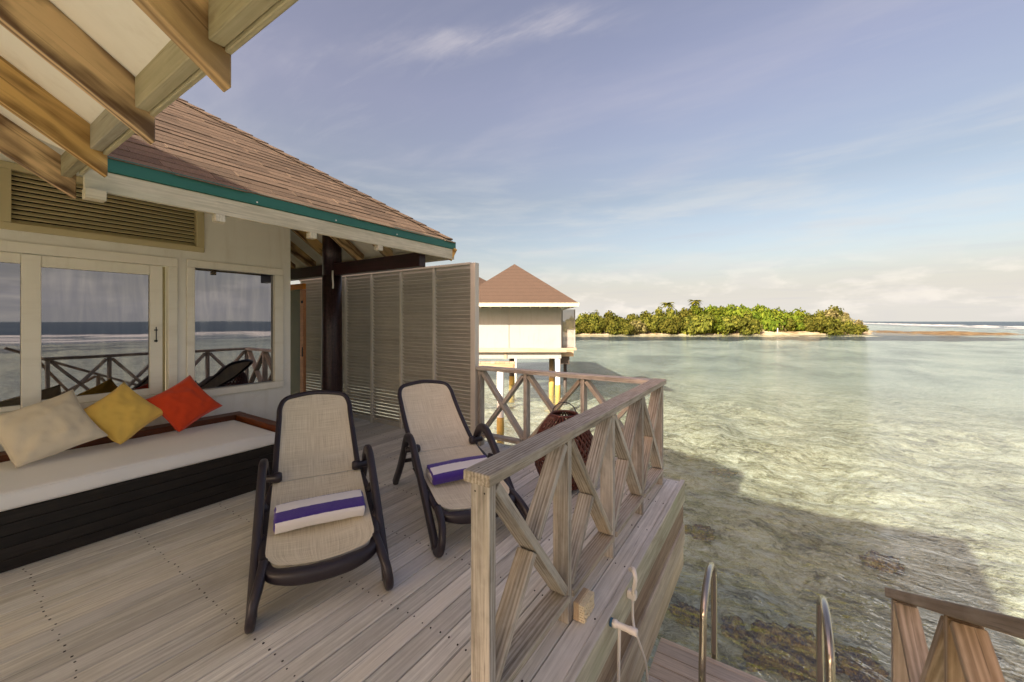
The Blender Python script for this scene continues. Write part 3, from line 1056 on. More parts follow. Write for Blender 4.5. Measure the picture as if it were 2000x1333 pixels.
def railing(name, label, A, B, posts, mat, zcap=0.99, zbot=0.155, first=True, last=True, ext0=0.035, ext1=0.03, capw=0.125, botrail=True):
    """posts: distances along A->B; timber is 88 mm across the line and 43 mm along it"""
    A, B = Vector(A), Vector(B)
    u = (B - A).normalized()
    uh = Vector((u.x, u.y, 0)).normalized()
    side = Vector((-uh.y, uh.x, 0))
    slope = u.z / math.hypot(u.x, u.y)

    def P(s, z):
        p = Vector((A.x, A.y, 0)) + uh * s
        p.z = A.z + slope * s + z
        return p
    r = empty(name, A)
    tag(r, label, 'railing')
    L = (Vector((B.x, B.y, 0)) - Vector((A.x, A.y, 0))).length
    beam('top_rail', P(-ext0, zcap - 0.0225), P(L + ext1, zcap - 0.0225), capw, 0.045, mat, r, bev=0.006, seg=2)
    cap_b = zcap - 0.0455
    for i, s in enumerate(posts):
        if (i == 0 and not first) or (i == len(posts) - 1 and not last):
            continue
        link('post', box_mesh((cap_b, PT, PW), mat, 0.003, 'post'), frame(P(s, cap_b / 2), (0, 0, 1), side), r)
    bm = bmesh.new()
    for s in posts:
        for o_ in (-0.022, 0.022):
            for (pp, up_) in ((P(s, zcap + 0.0006) + side * o_, True), (P(s - PT / 2 - 0.0004, cap_b - 0.035) + side * o_, False)):
                for k in range(6):
                    pass
                vs = []
                for k in range(6):
                    ca, sa = 0.0042 * math.cos(k * 1.0472), 0.0042 * math.sin(k * 1.0472)
                    vs.append(bm.verts.new(pp + (uh * ca + side * sa if up_ else side * ca + Vector((0, 0, sa)))))
                bm.faces.new(vs)
    tag(link('screws', bm_mesh(bm, 'screws', M['nail']), I4, r), kind='stuff')
    for s0, s1 in zip(posts, posts[1:]):
        a, b = s0 + PT / 2 + 0.002, s1 - PT / 2 - 0.002
        if botrail:
            beam('bottom_rail', P(a, zbot - 0.0175), P(b, zbot - 0.0175), capw * 0.90, 0.035, mat, r)
            zl = zbot + 0.022
        else:
            zl = zbot
        zu = cap_b - 0.024
        # cross braces, laid flat: one runs through, the other is cut at the crossing
        n = lambda p, q_: Vector((0, 0, 1))
        beam('brace', P(a + 0.012, zu), P(b - 0.012, zl), PW, 0.040, mat, r, bev=0.003)
        mid0 = P((a + b) / 2, (zu + zl) / 2)
        d_ = (P(b - 0.012, zu) - P(a + 0.012, zl)).normalized()
        beam('brace', P(a + 0.012, zl), mid0 - d_ * 0.027, PW - 0.003, 0.038, mat, r, bev=0.003)
        beam('brace', mid0 + d_ * 0.027, P(b - 0.012, zu), PW - 0.003, 0.038, mat, r, bev=0.003)
    return r


RX = -0.916
RYB = 3.945
railing('deck_railing', 'long weathered grey railing with crossed braces along the right deck edge', (RX, 1.20, 0), (RX, RYB, 0),
        [0, 0.675, 1.352, 2.048, RYB - 1.20 - 0.005], M['rail'], ext0=0.045, ext1=0.065)
railing('deck_railing', 'shorter railing with crossed braces across the far end of the deck', (-3.045, RYB, 0), (RX - 0.066, RYB, 0),
        [0, 0.665, 1.37, RX + 3.045 - 0.066], M['rail'], last=False, ext0=0.03, ext1=-0.002, zcap=0.985)
# stair railing: falls away from the camera down to the landing
sl = -0.505
railing('stair_railing', 'brown sloping stair railing in the lower right corner, over the water', (0.555, 1.22, -0.10), (0.555, 2.86, -0.10 + sl * 1.64),
        [0.02, 0.80, 1.555], M['stair_rail'], zcap=1.06, zbot=0.16, ext0=0.3, ext1=0.02, capw=0.11)

# ------------------------------------------------------------------ the villa
EX, EY, EZ, S = -3.18, 3.60, 2.485, 0.68       # eave lines and roof pitch
IY = 0.54                                      # eave of the porch wing
WX = -5.05
TH = 0.045
villa = empty('water_villa', (-7, -2, 0))
tag(villa, 'white overwater villa with brown shingle roof beside the deck', 'villa')

# roof slopes (thin slabs, shingles above, white boards below)
RYD = -2.2; RZ = EZ + S * (IY - RYD); VX = EX - (IY - RYD)
PKX = -7.0; PKY = EY - (EX - PKX); PKZ = EZ + S * (EX - PKX)
GX = 0.55


def slab(name, pts, mat_top, mat_bot, parent):
    bm = bmesh.new()
    top = [bm.verts.new(p) for p in pts]
    bot = [bm.verts.new((p[0], p[1], p[2] - TH)) for p in pts]
    bm.faces.new(top); f = bm.faces.new(bot[::-1]); f.material_index = 1
    for i in range(len(pts)):
        bm.faces.new((top[i], bot[i], bot[(i + 1) % len(pts)], top[(i + 1) % len(pts)]))
    me = bpy.data.meshes.new(name)
    bmesh.ops.recalc_face_normals(bm, faces=bm.faces[:])
    bm.to_mesh(me); bm.free()
    me.materials.append(mat_top); me.materials.append(mat_bot)
    return link(name, me, I4, parent)


roofA = slab('roof', [(EX, EY, EZ), (PKX, PKY, PKZ), (PKX, -4.2, PKZ), (VX, RYD, RZ), (EX, IY, EZ)], M['shingle'], M['soffit'], villa)
slab('roof', [(EX, EY, EZ), (-10.8, EY, EZ), (PKX, PKY, PKZ)], M['shingle'], M['soffit'], villa)
slab('roof', [(-10.8, EY, EZ), (-10.8, -8, EZ), (PKX, -4.2, PKZ), (PKX, PKY, PKZ)], M['shingle'], M['soffit'], villa)
slab('roof', [(EX, IY, EZ), (VX, RYD, RZ), (GX, RYD, RZ), (GX, IY, EZ)], M['shingle'], M['soffit'], villa)
slab('roof', [(VX, RYD, RZ), (EX, 2 * RYD - IY, EZ), (GX, 2 * RYD - IY, EZ), (GX, RYD, RZ)], M['shingle'], M['soffit'], villa)
slab('roof', [(VX, RYD, RZ), (PKX, -4.2, PKZ), (EX, -8.02, EZ), (EX, 2 * RYD - IY, EZ)], M['shingle'], M['soffit'], villa)
slab('roof', [(EX, -8.02, EZ), (PKX, -4.2, PKZ), (-10.8, -8, EZ)], M['shingle'], M['soffit'], villa)
# shingles of the slope the deck looks up at
upv = Vector((-1, 0, S)).normalized()
nrm = Vector((S, 0, 1)).normalized()
EXPO = 0.108
HR = EXPO / math.hypot(1, S)                   # horizontal run of one course
rg = random.Random(5)
for k in range(29):
    run0 = k * HR - 0.02
    yv0, yh0 = IY - max(0, run0), EY - max(0, run0)
    yv1, yh1 = IY - run0 - HR, EY - run0 - HR
    y = yv0 + 0.0
    yy = []
    while y < yh0:
        yy.append(y); y += rg.uniform(0.26, 0.48)
    if yh0 - yy[-1] < 0.12:
        yy.pop()
    yy.append(yh0)
    for ya, yb in zip(yy, yy[1:]):
        lift0 = rg.choice((0.0045, 0.005, 0.006, 0.008, 0.009)); lift1 = 0.002
        drop = rg.uniform(-0.006, 0.007)
        def pt(run, yq, lift):
            return Vector((EX - run, yq, EZ + S * run)) + nrm * lift
        ra, rb = run0 + drop, run0 + HR * 1.25
        yb_top = min(yb - 0.004, EY - rb) if yb == yh0 else yb - 0.004
        yb_bot = yb - 0.004
        ya_top = ya
        if ya == yy[0]:
            ya_top = ya - HR
        if yb_top <= ya_top + 0.01:
            yb_top = ya_top + 0.02
        c0 = pt((ra + rb) / 2, (ya + yb) / 2, 0)
        q4 = [pt(ra, ya, lift0), pt(ra, yb_bot, lift0), pt(rb, yb_top, lift1), pt(rb, ya_top, lift1)]
        q4b = [pt(ra, ya, 0.0008), pt(ra, yb_bot, 0.0008), pt(rb, yb_top, 0.0004), pt(rb, ya_top, 0.0004)]
        bm = bmesh.new()
        tv = [bm.verts.new(p - c0) for p in q4]; bv = [bm.verts.new(p - c0) for p in q4b]
        bm.faces.new(tv); bm.faces.new(bv[::-1])
        for i in range(4):
            bm.faces.new((tv[i], bv[i], bv[(i + 1) % 4], tv[(i + 1) % 4]))
        link('shingle', bm_mesh(bm, 'shingle', M['shingle']), Matrix.Translation(c0), roofA)
# bent cap shingles up the hip
hipd = Vector((-1, -1, S)).normalized()
for k in range(26):
    s0 = 0.02 + k * 0.17
    a = Vector((EX, EY, EZ)) + hipd * s0
    b = a + hipd * 0.21
    n0, n1 = 0.022, 0.010
    bm = bmesh.new()
    wq = 0.13
    sA = Vector((0, -1, 0)); sB = Vector((-1, 0, 0))
    row = []
    for p, lf in ((a, n0), (b, n1)):
        row.append([bm.verts.new(p + sA * wq + Vector((0, 0, lf + 0.003))), bm.verts.new(p + Vector((0, 0, lf + 0.012))), bm.verts.new(p + sB * wq + Vector((0, 0, lf + 0.003)))])
    for i in range(2):
        bm.faces.new((row[0][i], row[0][i + 1], row[1][i + 1], row[1][i]))
    low = [bm.verts.new(v.co - Vector((0, 0, 0.014))) for v in row[0]]
    for i in range(2):
        bm.faces.new((row[0][i], low[i], low[i + 1], row[0][i + 1]))
    link('hip_cap', bm_mesh(bm, 'hip_cap', M['shingle']), I4, roofA)

# fascia boards and teal drip edge
ft, fb = EZ - 0.085, EZ - 0.205
bx('fascia', (EX - 0.030, IY + 0.005, fb), (EX, EY, ft), M['fascia'], villa, 0.003)
bx('drip_edge', (EX - 0.020, IY + 0.002, ft + 0.002), (EX + 0.012, EY + 0.012, EZ + 0.004), M['teal'], villa, 0.002)
bx('fascia', (-10.8, EY - 0.030, fb), (EX - 0.032, EY - 0.003, EZ - TH - 0.002), M['fascia'], villa, 0.003)
bx('drip_edge', (-10.8, EY + 0.001, ft + 0.002), (EX - 0.022, EY + 0.012, EZ + 0.003), M['teal'], villa, 0.002)
for sy in (1.42, 2.05, 2.72):
    bm = bmesh.new(); lathe(bm, [(0.006, 0), (0.006, 0.004)], 8)
    link('screw', bm_mesh(bm, 'screw', M['white_plastic']), Matrix.Translation((EX + 0.0125, sy, ft + 0.02)) @ Matrix.Rotation(R(90), 4, 'Y'), villa)

cP, sP = 1 / math.hypot(1, S), S / math.hypot(1, S)


def rafter(tip, down, length, depth=0.155, width=0.052, name='rafter', mat=None):
    """tip: top end point under the boards at the eave; down: horizontal downslope unit vector"""
    dn = Vector((down[0] * cP, down[1] * cP, -sP))
    up = Vector((down[0] * sP, down[1] * sP, cP))
    top = Vector(tip)
    p1 = top - up * (depth / 2 + 0.001)
    # keep the vertical cut through the tip: shift so that the box centre-line end lies under it
    p1 = p1 - dn * (S * (depth / 2)) * 0.0
    p0 = p1 - dn * length
    return beam(name, p0, p1, width, depth, mat or M['rafter'], villa, up=up, bev=0.003, skew=-S)


# porch wing: rafters run towards +Y, white boards above, blocking pieces between them
rxs = [-1.39 + 0.665 * i for i in range(3, -3, -1)]
rxs = [x_ for x_ in rxs if x_ < GX - 0.05] + [-3.36]
rxs = sorted(set(round(x_, 3) for x_ in rxs), reverse=True)
zu = EZ - TH
for x_ in rxs:
    if x_ < -3.1 and x_ > -3.3:
        continue
    yt = IY + 0.045
    rafter((x_, yt, zu - S * 0.045), (0, 1), 2.6)
xs_ = [x_ for x_ in rxs]
for a, b in zip(xs_, xs_[1:]):
    if a - b > 0.15:
        bx('eave_block', (b + 0.028, IY - 0.06, EZ - 0.125), (a - 0.028, IY - 0.018, EZ - TH + 0.035), M['eave_block'], villa, 0.003)
bx('eave_lip', (EX, IY - 0.016, EZ - 0.135), (GX, IY + 0.002, EZ + 0.003), M['eave_block'], villa, 0.003)
# valley rafter running up from the inner corner
vd = Vector((-1, -1, S)).normalized()
vp = Vector((EX - 0.03, IY - 0.03, zu - 0.085)) + vd * 0.42
beam('valley_rafter', vp, vp + vd * 3.4, 0.05, 0.15, M['rafter'], villa)
# main roof: tails showing under the eave of the deck side
for y_ in (1.19, 1.85, 2.52):
    rafter((EX - 0.002, y_, zu), (1, 0), min(2.1, (EY - y_ - 0.12) / cP))
    bx('rafter_tail', (EX - 0.045, y_ - 0.029, fb - 0.050), (EX + 0.014, y_ + 0.029, fb - 0.002), M['fascia'], villa, 0.003, axis=0)
bx('rafter_tail', (EX - 0.02, IY + 0.00, fb - 0.058), (EX + 0.05, IY + 0.085, fb - 0.002), M['fascia'], villa, 0.003, axis=1)
# far eave: rafters falling away towards the louvred screen
for x_ in (-4.18, -4.77, -5.36, -5.95, -6.54, -7.1):
    rafter((x_, EY - 0.06, zu), (0, 1), 0.9 if x_ > -4.3 else 1.35 if x_ > -4.9 else 2.4, depth=0.13)
hp = Vector((EX - 0.02, EY - 0.02, zu - 0.09))
beam('hip_rafter', hp + Vector((0.02, 0.02, -0.02)), hp + vd * 3.2, 0.05, 0.15, M['rafter'], villa)
bx('beam', (-7.6, 3.13, 2.155), (EX - 0.10, 3.23, 2.315), M['column'], villa, 0.006)

# column
bm = bmesh.new()
lathe(bm, [(0.138, 0), (0.135, 0.6), (0.128, 1.4), (0.122, 2.155)], 28)
link('column', bm_mesh(bm, 'column', M['column'], True), Matrix.Translation((-5.0, 3.18, 0)) @ Matrix.Identity(4), villa)
bm = bmesh.new()
lathe(bm, [(0.121, 2.15), (0.120, 2.9)], 28)
link('column_head', bm_mesh(bm, 'column_head', M['column'], True), Matrix.Translation((-5.0, 3.18, 0)), villa)
bm = bmesh.new()
sweep(bm, catmull([(-4.86, 3.10, 2.21), (-4.845, 3.09, 2.13), (-4.85, 3.10, 2.03), (-4.87, 3.11, 1.98)], 6), 0.022, 0.022, nprof=8, power=2)
link('cable_clip', bm_mesh(bm, 'cable_clip', M['white_plastic'], True), I4, villa)

# walls with openings
DY0, DY1, DZ0, DZ1 = -1.00, 1.515, 0.74, 2.18          # sliding door unit
NY0, NY1, NZ0, NZ1 = 1.590, 2.555, 0.740, 2.185        # window
VY0, VY1, VZ0, VZ1 = 0.40, 1.74, 2.27, 2.80            # louvred vent
bm = bmesh.new()


def wbox(lo, hi):
    c_ = [(a + b) / 2 for a, b in zip(lo, hi)]; s_ = [b - a for a, b in zip(lo, hi)]
    add_box(bm, c_, s_)


XT = WX - 0.14
wbox((XT, -4.6, -0.02), (WX, 2.65, DZ0))
wbox((XT, -4.6, DZ0), (WX, DY0, VZ0))
wbox((XT, DY1, DZ0), (WX, NY0, VZ0))
wbox((XT, NY1, DZ0), (WX, 2.65, VZ0))
wbox((XT, DY0, DZ1), (WX, DY1, VZ0)); wbox((XT, NY0, NZ1), (WX, NY1, VZ0))
wbox((XT, -4.6, VZ0), (WX, VY0, VZ1))
wbox((XT, VY1, VZ0), (WX, 2.65, VZ1))
wbox((XT, -4.6, VZ1), (WX, 1.72, 3.62)); wbox((XT, 1.72, VZ1), (WX, 2.65, 3.03))
bmesh.ops.remove_doubles(bm, verts=bm.verts[:], dist=1e-5)
link('wall', bm_mesh(bm, 'wall', M['white_wall']), I4, villa)
bx('wall', (-9.0, 2.50, -0.02), (XT - 0.002, 2.648, 3.0), M['white_wall'], villa, 0)
bx('wall', (-9.6, 3.4, -0.02), (-8.0, 3.5, 2.5), M['white_wall'], villa, 0)
bm = bmesh.new()
poly(bm, [(GX - 0.1, 2 * RYD - IY + 0.3, 2.62), (GX - 0.1, IY - 0.3, 2.62), (GX - 0.1, RYD, RZ - 0.1)])
poly(bm, [(GX - 0.16, 2 * RYD - IY + 0.3, 2.62), (GX - 0.16, IY - 0.3, 2.62), (GX - 0.16, RYD, RZ - 0.1)])
link('gable_board', bm_mesh(bm, 'gable_board', M['white_wall']), I4, villa)

# vent with angled slats
vent = link('louvre_vent', box_mesh((0.02, VY1 - VY0 - 0.01, VZ1 - VZ0 - 0.01), M['black'], 0, 'vent_back'), Matrix.Translation((WX - 0.10, (VY0 + VY1) / 2, (VZ0 + VZ1) / 2)), villa)
for lo, hi in (((WX - .05, VY0, VZ0), (WX + .028, VY1, VZ0 + .055)), ((WX - .05, VY0, VZ1 - .055), (WX + .028, VY1, VZ1)),
               ((WX - .05, VY0, VZ0 + .056), (WX + .026, VY0 + .065, VZ1 - .056)), ((WX - .05, VY1 - .065, VZ0 + .056), (WX + .026, VY1, VZ1 - .056))):
    bx('frame', lo, hi, M['vent'], vent)
ns = 11
for i in range(ns):
    z = VZ0 + 0.075 + (VZ1 - VZ0 - 0.15) * i / (ns - 1)
    link('slat', box_mesh((VY1 - VY0 - 0.135, 0.036, 0.009), M['vent'], 0.001, 'slat'),
         frame((WX - 0.022, (VY0 + VY1) / 2, z), (0, 1, 0), Vector((1.0, 0, 1))), vent)

# sliding door unit
door = link('sliding_door', box_mesh((0.08, DY1 - DY0 - .004, 0.085), M['joinery'], 0.003, 'door_head'), Matrix.Translation((WX - 0.01, (DY0 + DY1) / 2, DZ1 - 0.0435)), villa)
for nm, lo, hi in (
        ('jamb', (WX - .05, DY1 - .075, DZ0 + .09), (WX + .03, DY1 - .002, DZ1 - .088)),
        ('sill', (WX - .05, DY0, DZ0 + .002), (WX + .035, DY1 - .002, DZ0 + .088)),
        ('stile', (WX - .06, 1.309, DZ0 + .092), (WX - .008, 1.405, DZ1 - .09)),
        ('stile', (WX - .06, 0.517, DZ0 + .092), (WX - .004, 0.622, DZ1 - .09)),
        ('rail', (WX - .06, 0.623, 1.996), (WX - .010, 1.308, DZ1 - .09)),
        ('rail', (WX - .06, 0.623, DZ0 + .092), (WX - .010, 1.308, 0.892)),
        ('rail', (WX - .06, DY0 + .01, 2.012), (WX - .012, 0.515, DZ1 - .09)),
        ('rail', (WX - .06, DY0 + .01, DZ0 + .092), (WX - .012, 0.515, 0.87))):
    bx(nm, lo, hi, M['joinery'], door, 0.004)
bx('recess', (WX - .09, 1.406, DZ0 + .092), (WX - .055, 1.439, DZ1 - .09), M['vent'], door, 0)
bx('pane', (WX - .046, 0.615, 0.885), (WX - .036, 1.315, 2.003), M['glass'], door, 0)
bx('pane', (WX - .048, DY0 + .01, 0.865), (WX - .038, 0.520, 2.020), M['glass'], door, 0)
bx('handle', (WX + .006, 1.3475, 1.34), (WX + .014, 1.3545, 1.49), M['black'], door, 0.002)
bx('handle_clip', (WX - .007, 1.338, 1.455), (WX + .008, 1.364, 1.464), M['black'], door, 0.001)
bx('handle_clip', (WX - .007, 1.340, 1.345), (WX + .008, 1.362, 1.362), M['black'], door, 0.001)

# fixed window
win = link('window', box_mesh((0.07, NY1 - NY0 - .004, 0.078), M['joinery'], 0.004, 'window_head'), Matrix.Translation((WX - 0.008, (NY0 + NY1) / 2, NZ1 - 0.041)), villa)
for nm, lo, hi in (('sill', (WX - .05, NY0 + .002, NZ0 + .002), (WX + .040, NY1 - .002, NZ0 + .078)),
                   ('frame', (WX - .05, NY0 + .002, NZ0 + .080), (WX + .026, 1.658, NZ1 - .082)),
                   ('frame', (WX - .05, 2.452, NZ0 + .080), (WX + .026, NY1 - .002, NZ1 - .082))):
    bx(nm, lo, hi, M['joinery'], win, 0.004)
bx('pane', (WX - .035, 1.652, NZ0 + .07), (WX - .025, 2.458, NZ1 - .075), M['glass'], win, 0)

# orange side door in the recess
sd = link('side_door', box_mesh((0.10, 0.045, 2.04), M['orange_door'], 0.004, 'door_stile'), Matrix.Translation((-6.29, 3.50, 1.03)), villa)
sd['label'] = 'orange varnished side door in the recess behind the column'
bx('rail', (-7.05, 3.478, 2.055), (-6.24, 3.522, 2.145), M['orange_door'], sd, 0.004)
bx('rail', (-7.05, 3.478, 0.012), (-6.342, 3.522, 0.20), M['orange_door'], sd, 0.004)
bx('stile', (-7.15, 3.478, 0.202), (-7.05, 3.522, 2.052), M['orange_door'], sd, 0.004)
bx('pane', (-7.05, 3.492, 0.2), (-6.335, 3.508, 2.06), M['green_glass'], sd, 0)
bx('lock', (-6.275, 3.468, 0.98), (-6.25, 3.477, 1.13), M['black'], sd, 0.002)
bx('hinge', (-6.30, 3.468, 1.83), (-6.25, 3.477, 1.87), M['black'], sd, 0.002)

# ------------------------------------------------------------------ louvred privacy screen
scr = empty('privacy_screen', (-5, 3.93, 0))
tag(scr, 'tall taupe louvred screen at the far end of the deck', 'privacy screen')
SY = 3.93
pxs = [-3.125, -3.79, -4.44, -5.09, -5.74, -6.39, -7.04]
ZT = 2.255
for i, x_ in enumerate(pxs):
    wq = 0.034 if i else 0.046
    bx('post', (x_ - wq / 1, SY - 0.045, 0.002), (x_ + wq * 0.2 if i else x_ + wq * .7, SY + 0.035, ZT - 0.002 if i else ZT + 0.02), M['screen_post'], scr, 0.003)
bx('top_rail', (-7.1, SY - 0.05, ZT), (-3.175, SY + 0.04, ZT + 0.03), M['screen_post'], scr, 0.003)
for i, (xa, xb) in enumerate(zip(pxs, pxs[1:])):
    l, r_ = xb + 0.012, xa - (0.050 if i == 0 else 0.036)
    bx('bottom_rail', (l, SY - 0.03, 0.015), (r_, SY + 0.02, 0.075), M['screen'], scr, 0.003)
    bx('head_rail', (l, SY - 0.03, ZT - 0.05), (r_, SY + 0.02, ZT - 0.001), M['screen'], scr, 0.003)
    n = 44
    for k in range(n):
        z = 0.105 + (ZT - 0.05 - 0.125) * k / (n - 1)
        tilt = 1.0 + random.uniform(-0.10, 0.10)
        link('slat', box_mesh((r_ - l - 0.002, 0.064, 0.010), M['screen'], 0.0, 'slat'),
             frame(((l + r_) / 2, SY - 0.006, z), (1, 0, 0), Vector((0, 1.22 * tilt, 1))), scr)

# ------------------------------------------------------------------ bench and its cushions
BX0, BX1, BYE = -4.94, -3.955, 2.04
bench = empty('bench', (-4.45, 0.5, 0))
tag(bench, 'dark brown built-in bench of horizontal planks below the windows', 'bench')
zb = 0.004
for i in range(5):
    bx('plank', (BX1 - 0.024, -1.1, zb), (BX1 + random.uniform(-.001, .001), BYE, zb + 0.0715), M['dark_bench'], bench, 0.003, axis=1)
    bx('plank', (BX0, BYE - 0.024, zb), (BX1 - 0.026, BYE - 0.001, zb + 0.0715), M['dark_bench'], bench, 0.003, axis=0)
    zb += 0.0735
bx('seat', (BX0, -1.1, 0.335), (BX1 - 0.026, BYE - 0.026, 0.371), M['dark_bench'], bench, 0.003)
bx('rim', (BX0 - 0.08, -1.1, 0.372), (BX0 + 0.085, BYE + 0.03, 0.535), M['rim'], bench, 0.006)
bx('rim', (BX0 + 0.087, BYE - 0.075, 0.372), (BX1 + 0.004, BYE + 0.028, 0.533), M['rim'], bench, 0.006)

bm = bmesh.new()
add_box(bm, (0, 0, 0), (3.0, 0.895, 0.118), None, 0.030, 4)
bmesh.ops.subdivide_edges(bm, edges=[e for e in bm.edges if e.calc_length() > 1.0], cuts=40, use_grid_fill=True)
for v in bm.verts:
    v.co.z += 0.006 * noise.noise(Vector((v.co.x * 2.2, v.co.y * 3, 0))) * (1 if v.co.z > 0 else 0)
    v.co.y += 0.006 * noise.noise(Vector((v.co.x * 3.1, v.co.z * 9, 4)))
mt = link('bench_cushion', bm_mesh(bm, 'bench_cushion', M['mattress'], True), frame((-4.398, 0.455, 0.372 + 0.060), (0, 1, 0), (0, 0, 1)))
tag(mt, 'long white seat cushion lying on the dark bench', 'cushion')
bm = bmesh.new()
sweep(bm, catmull([(-3.952, -1.0, 0.482), (-3.949, 0, 0.484), (-3.951, 1.0, 0.481), (-3.953, 1.90, 0.482)], 20), 0.007, 0.007, (0, 0, 1), nprof=6, power=2)
link('piping', bm_mesh(bm, 'piping', M['mattress'], True), I4, mt)


def pillow(name, size, thick, mat, label, seed, top, low, lean, yaw_n, spin):
    """square scatter pillow; centre point, normal direction and spin in its own plane"""
    N = 30
    bm = bmesh.new()
    G = {}
    for sgn in (1, -1):
        for j in range(N + 1):
            for i in range(N + 1):
                u, v = 2 * i / N - 1, 2 * j / N - 1
                border = i in (0, N) or j in (0, N)
                if border and sgn < 0:
                    G[sgn, i, j] = G[1, i, j]
                    continue
                pin = 1 - 0.10 * (1 - v * v) * abs(u) ** 2
                pinv = 1 - 0.10 * (1 - u * u) * abs(v) ** 2
                h = ((1 - u ** 2) * (1 - v ** 2)) ** 0.42
                wr = noise.noise(Vector((u * 2.2 + seed, v * 2.2, sgn * 3.0))) * 0.24 + noise.noise(Vector((u * 5 + seed, v * 5, sgn))) * 0.13
                cr = 0.13 * math.sin((u + v) * 9 + seed) * max(0, abs(u * v)) ** 0.5
                G[sgn, i, j] = bm.verts.new((u * size / 2 * pin, v * size / 2 * pinv, sgn * thick / 2 * h * (1 + wr + cr)))
    for sgn in (1, -1):
        for j in range(N):
            for i in range(N):
                f = [G[sgn, i, j], G[sgn, i + 1, j], G[sgn, i + 1, j + 1], G[sgn, i, j + 1]]
                bm.faces.new(f if sgn > 0 else f[::-1])
    W = Matrix.Translation(top) @ Matrix.Rotation(yaw_n, 4, 'Z') @ Matrix.Rotation(lean, 4, 'Y') @ Matrix.Rotation(spin, 4, 'Z')
    def settle(bmx):
        Wi = W.inverted()
        for v in bmx.verts:
            p = W @ v.co
            if p.z < 0.545:
                k_ = (0.545 - p.z)
                p.z = max(0.497, 0.545 - k_ * 0.42) + 0.004 * noise.noise(p * 30)
                p.x += 0.28 * k_
            if p.x < -5.008:
                p.x = -5.008
            v.co = Wi @ p
    settle(bm)
    o = link(name, bm_mesh(bm, name, mat, True), W)
    tag(o, label, 'pillow', 'scatter pillows on the bench')
    # seam piping round the edge
    bm = bmesh.new()
    ring = []
    for s_ in range(4):
        for k in range(16):
            a = 2 * k / 16 - 1
            u, v = [(a, -1), (1, a), (-a, 1), (-1, -a)][s_]
            pin = 1 - 0.10 * (1 - v * v) * abs(u) ** 2
            pinv = 1 - 0.10 * (1 - u * u) * abs(v) ** 2
            ring.append(Vector((u * size / 2 * pin, v * size / 2 * pinv, 0)))
    sweep(bm, ring, 0.006, 0.006, (0, 0, 1), True, 6, 2)
    settle(bm)
    link('seam', bm_mesh(bm, 'seam', mat, True), W, o)
    return o


# pillow local Z = face normal; lean tips it back against the wall
pillow('pillow', 0.50, 0.17, M['pillow_cream'], 'large cream pillow leaning at the left end of the bench', 1.0, (-4.66, 0.60, 0.725), None, R(52), R(-8), R(22))
pillow('pillow', 0.43, 0.15, M['pillow_yellow'], 'yellow pillow standing on its corner between two others', 4.2, (-4.715, 1.035, 0.745), None, R(57), R(0), R(36))
pillow('pillow', 0.43, 0.15, M['pillow_red'], 'orange-red pillow standing on its corner below the window', 7.7, (-4.72, 1.475, 0.757), None, R(58), R(-4), R(30))

# ------------------------------------------------------------------ sun loungers


def hz_seat(y):
    return 0.232 + 0.235 * max(0, y) ** 1.0 * 0.95 - 0.012 * math.sin(math.pi * min(1, max(0, y / 0.85)))


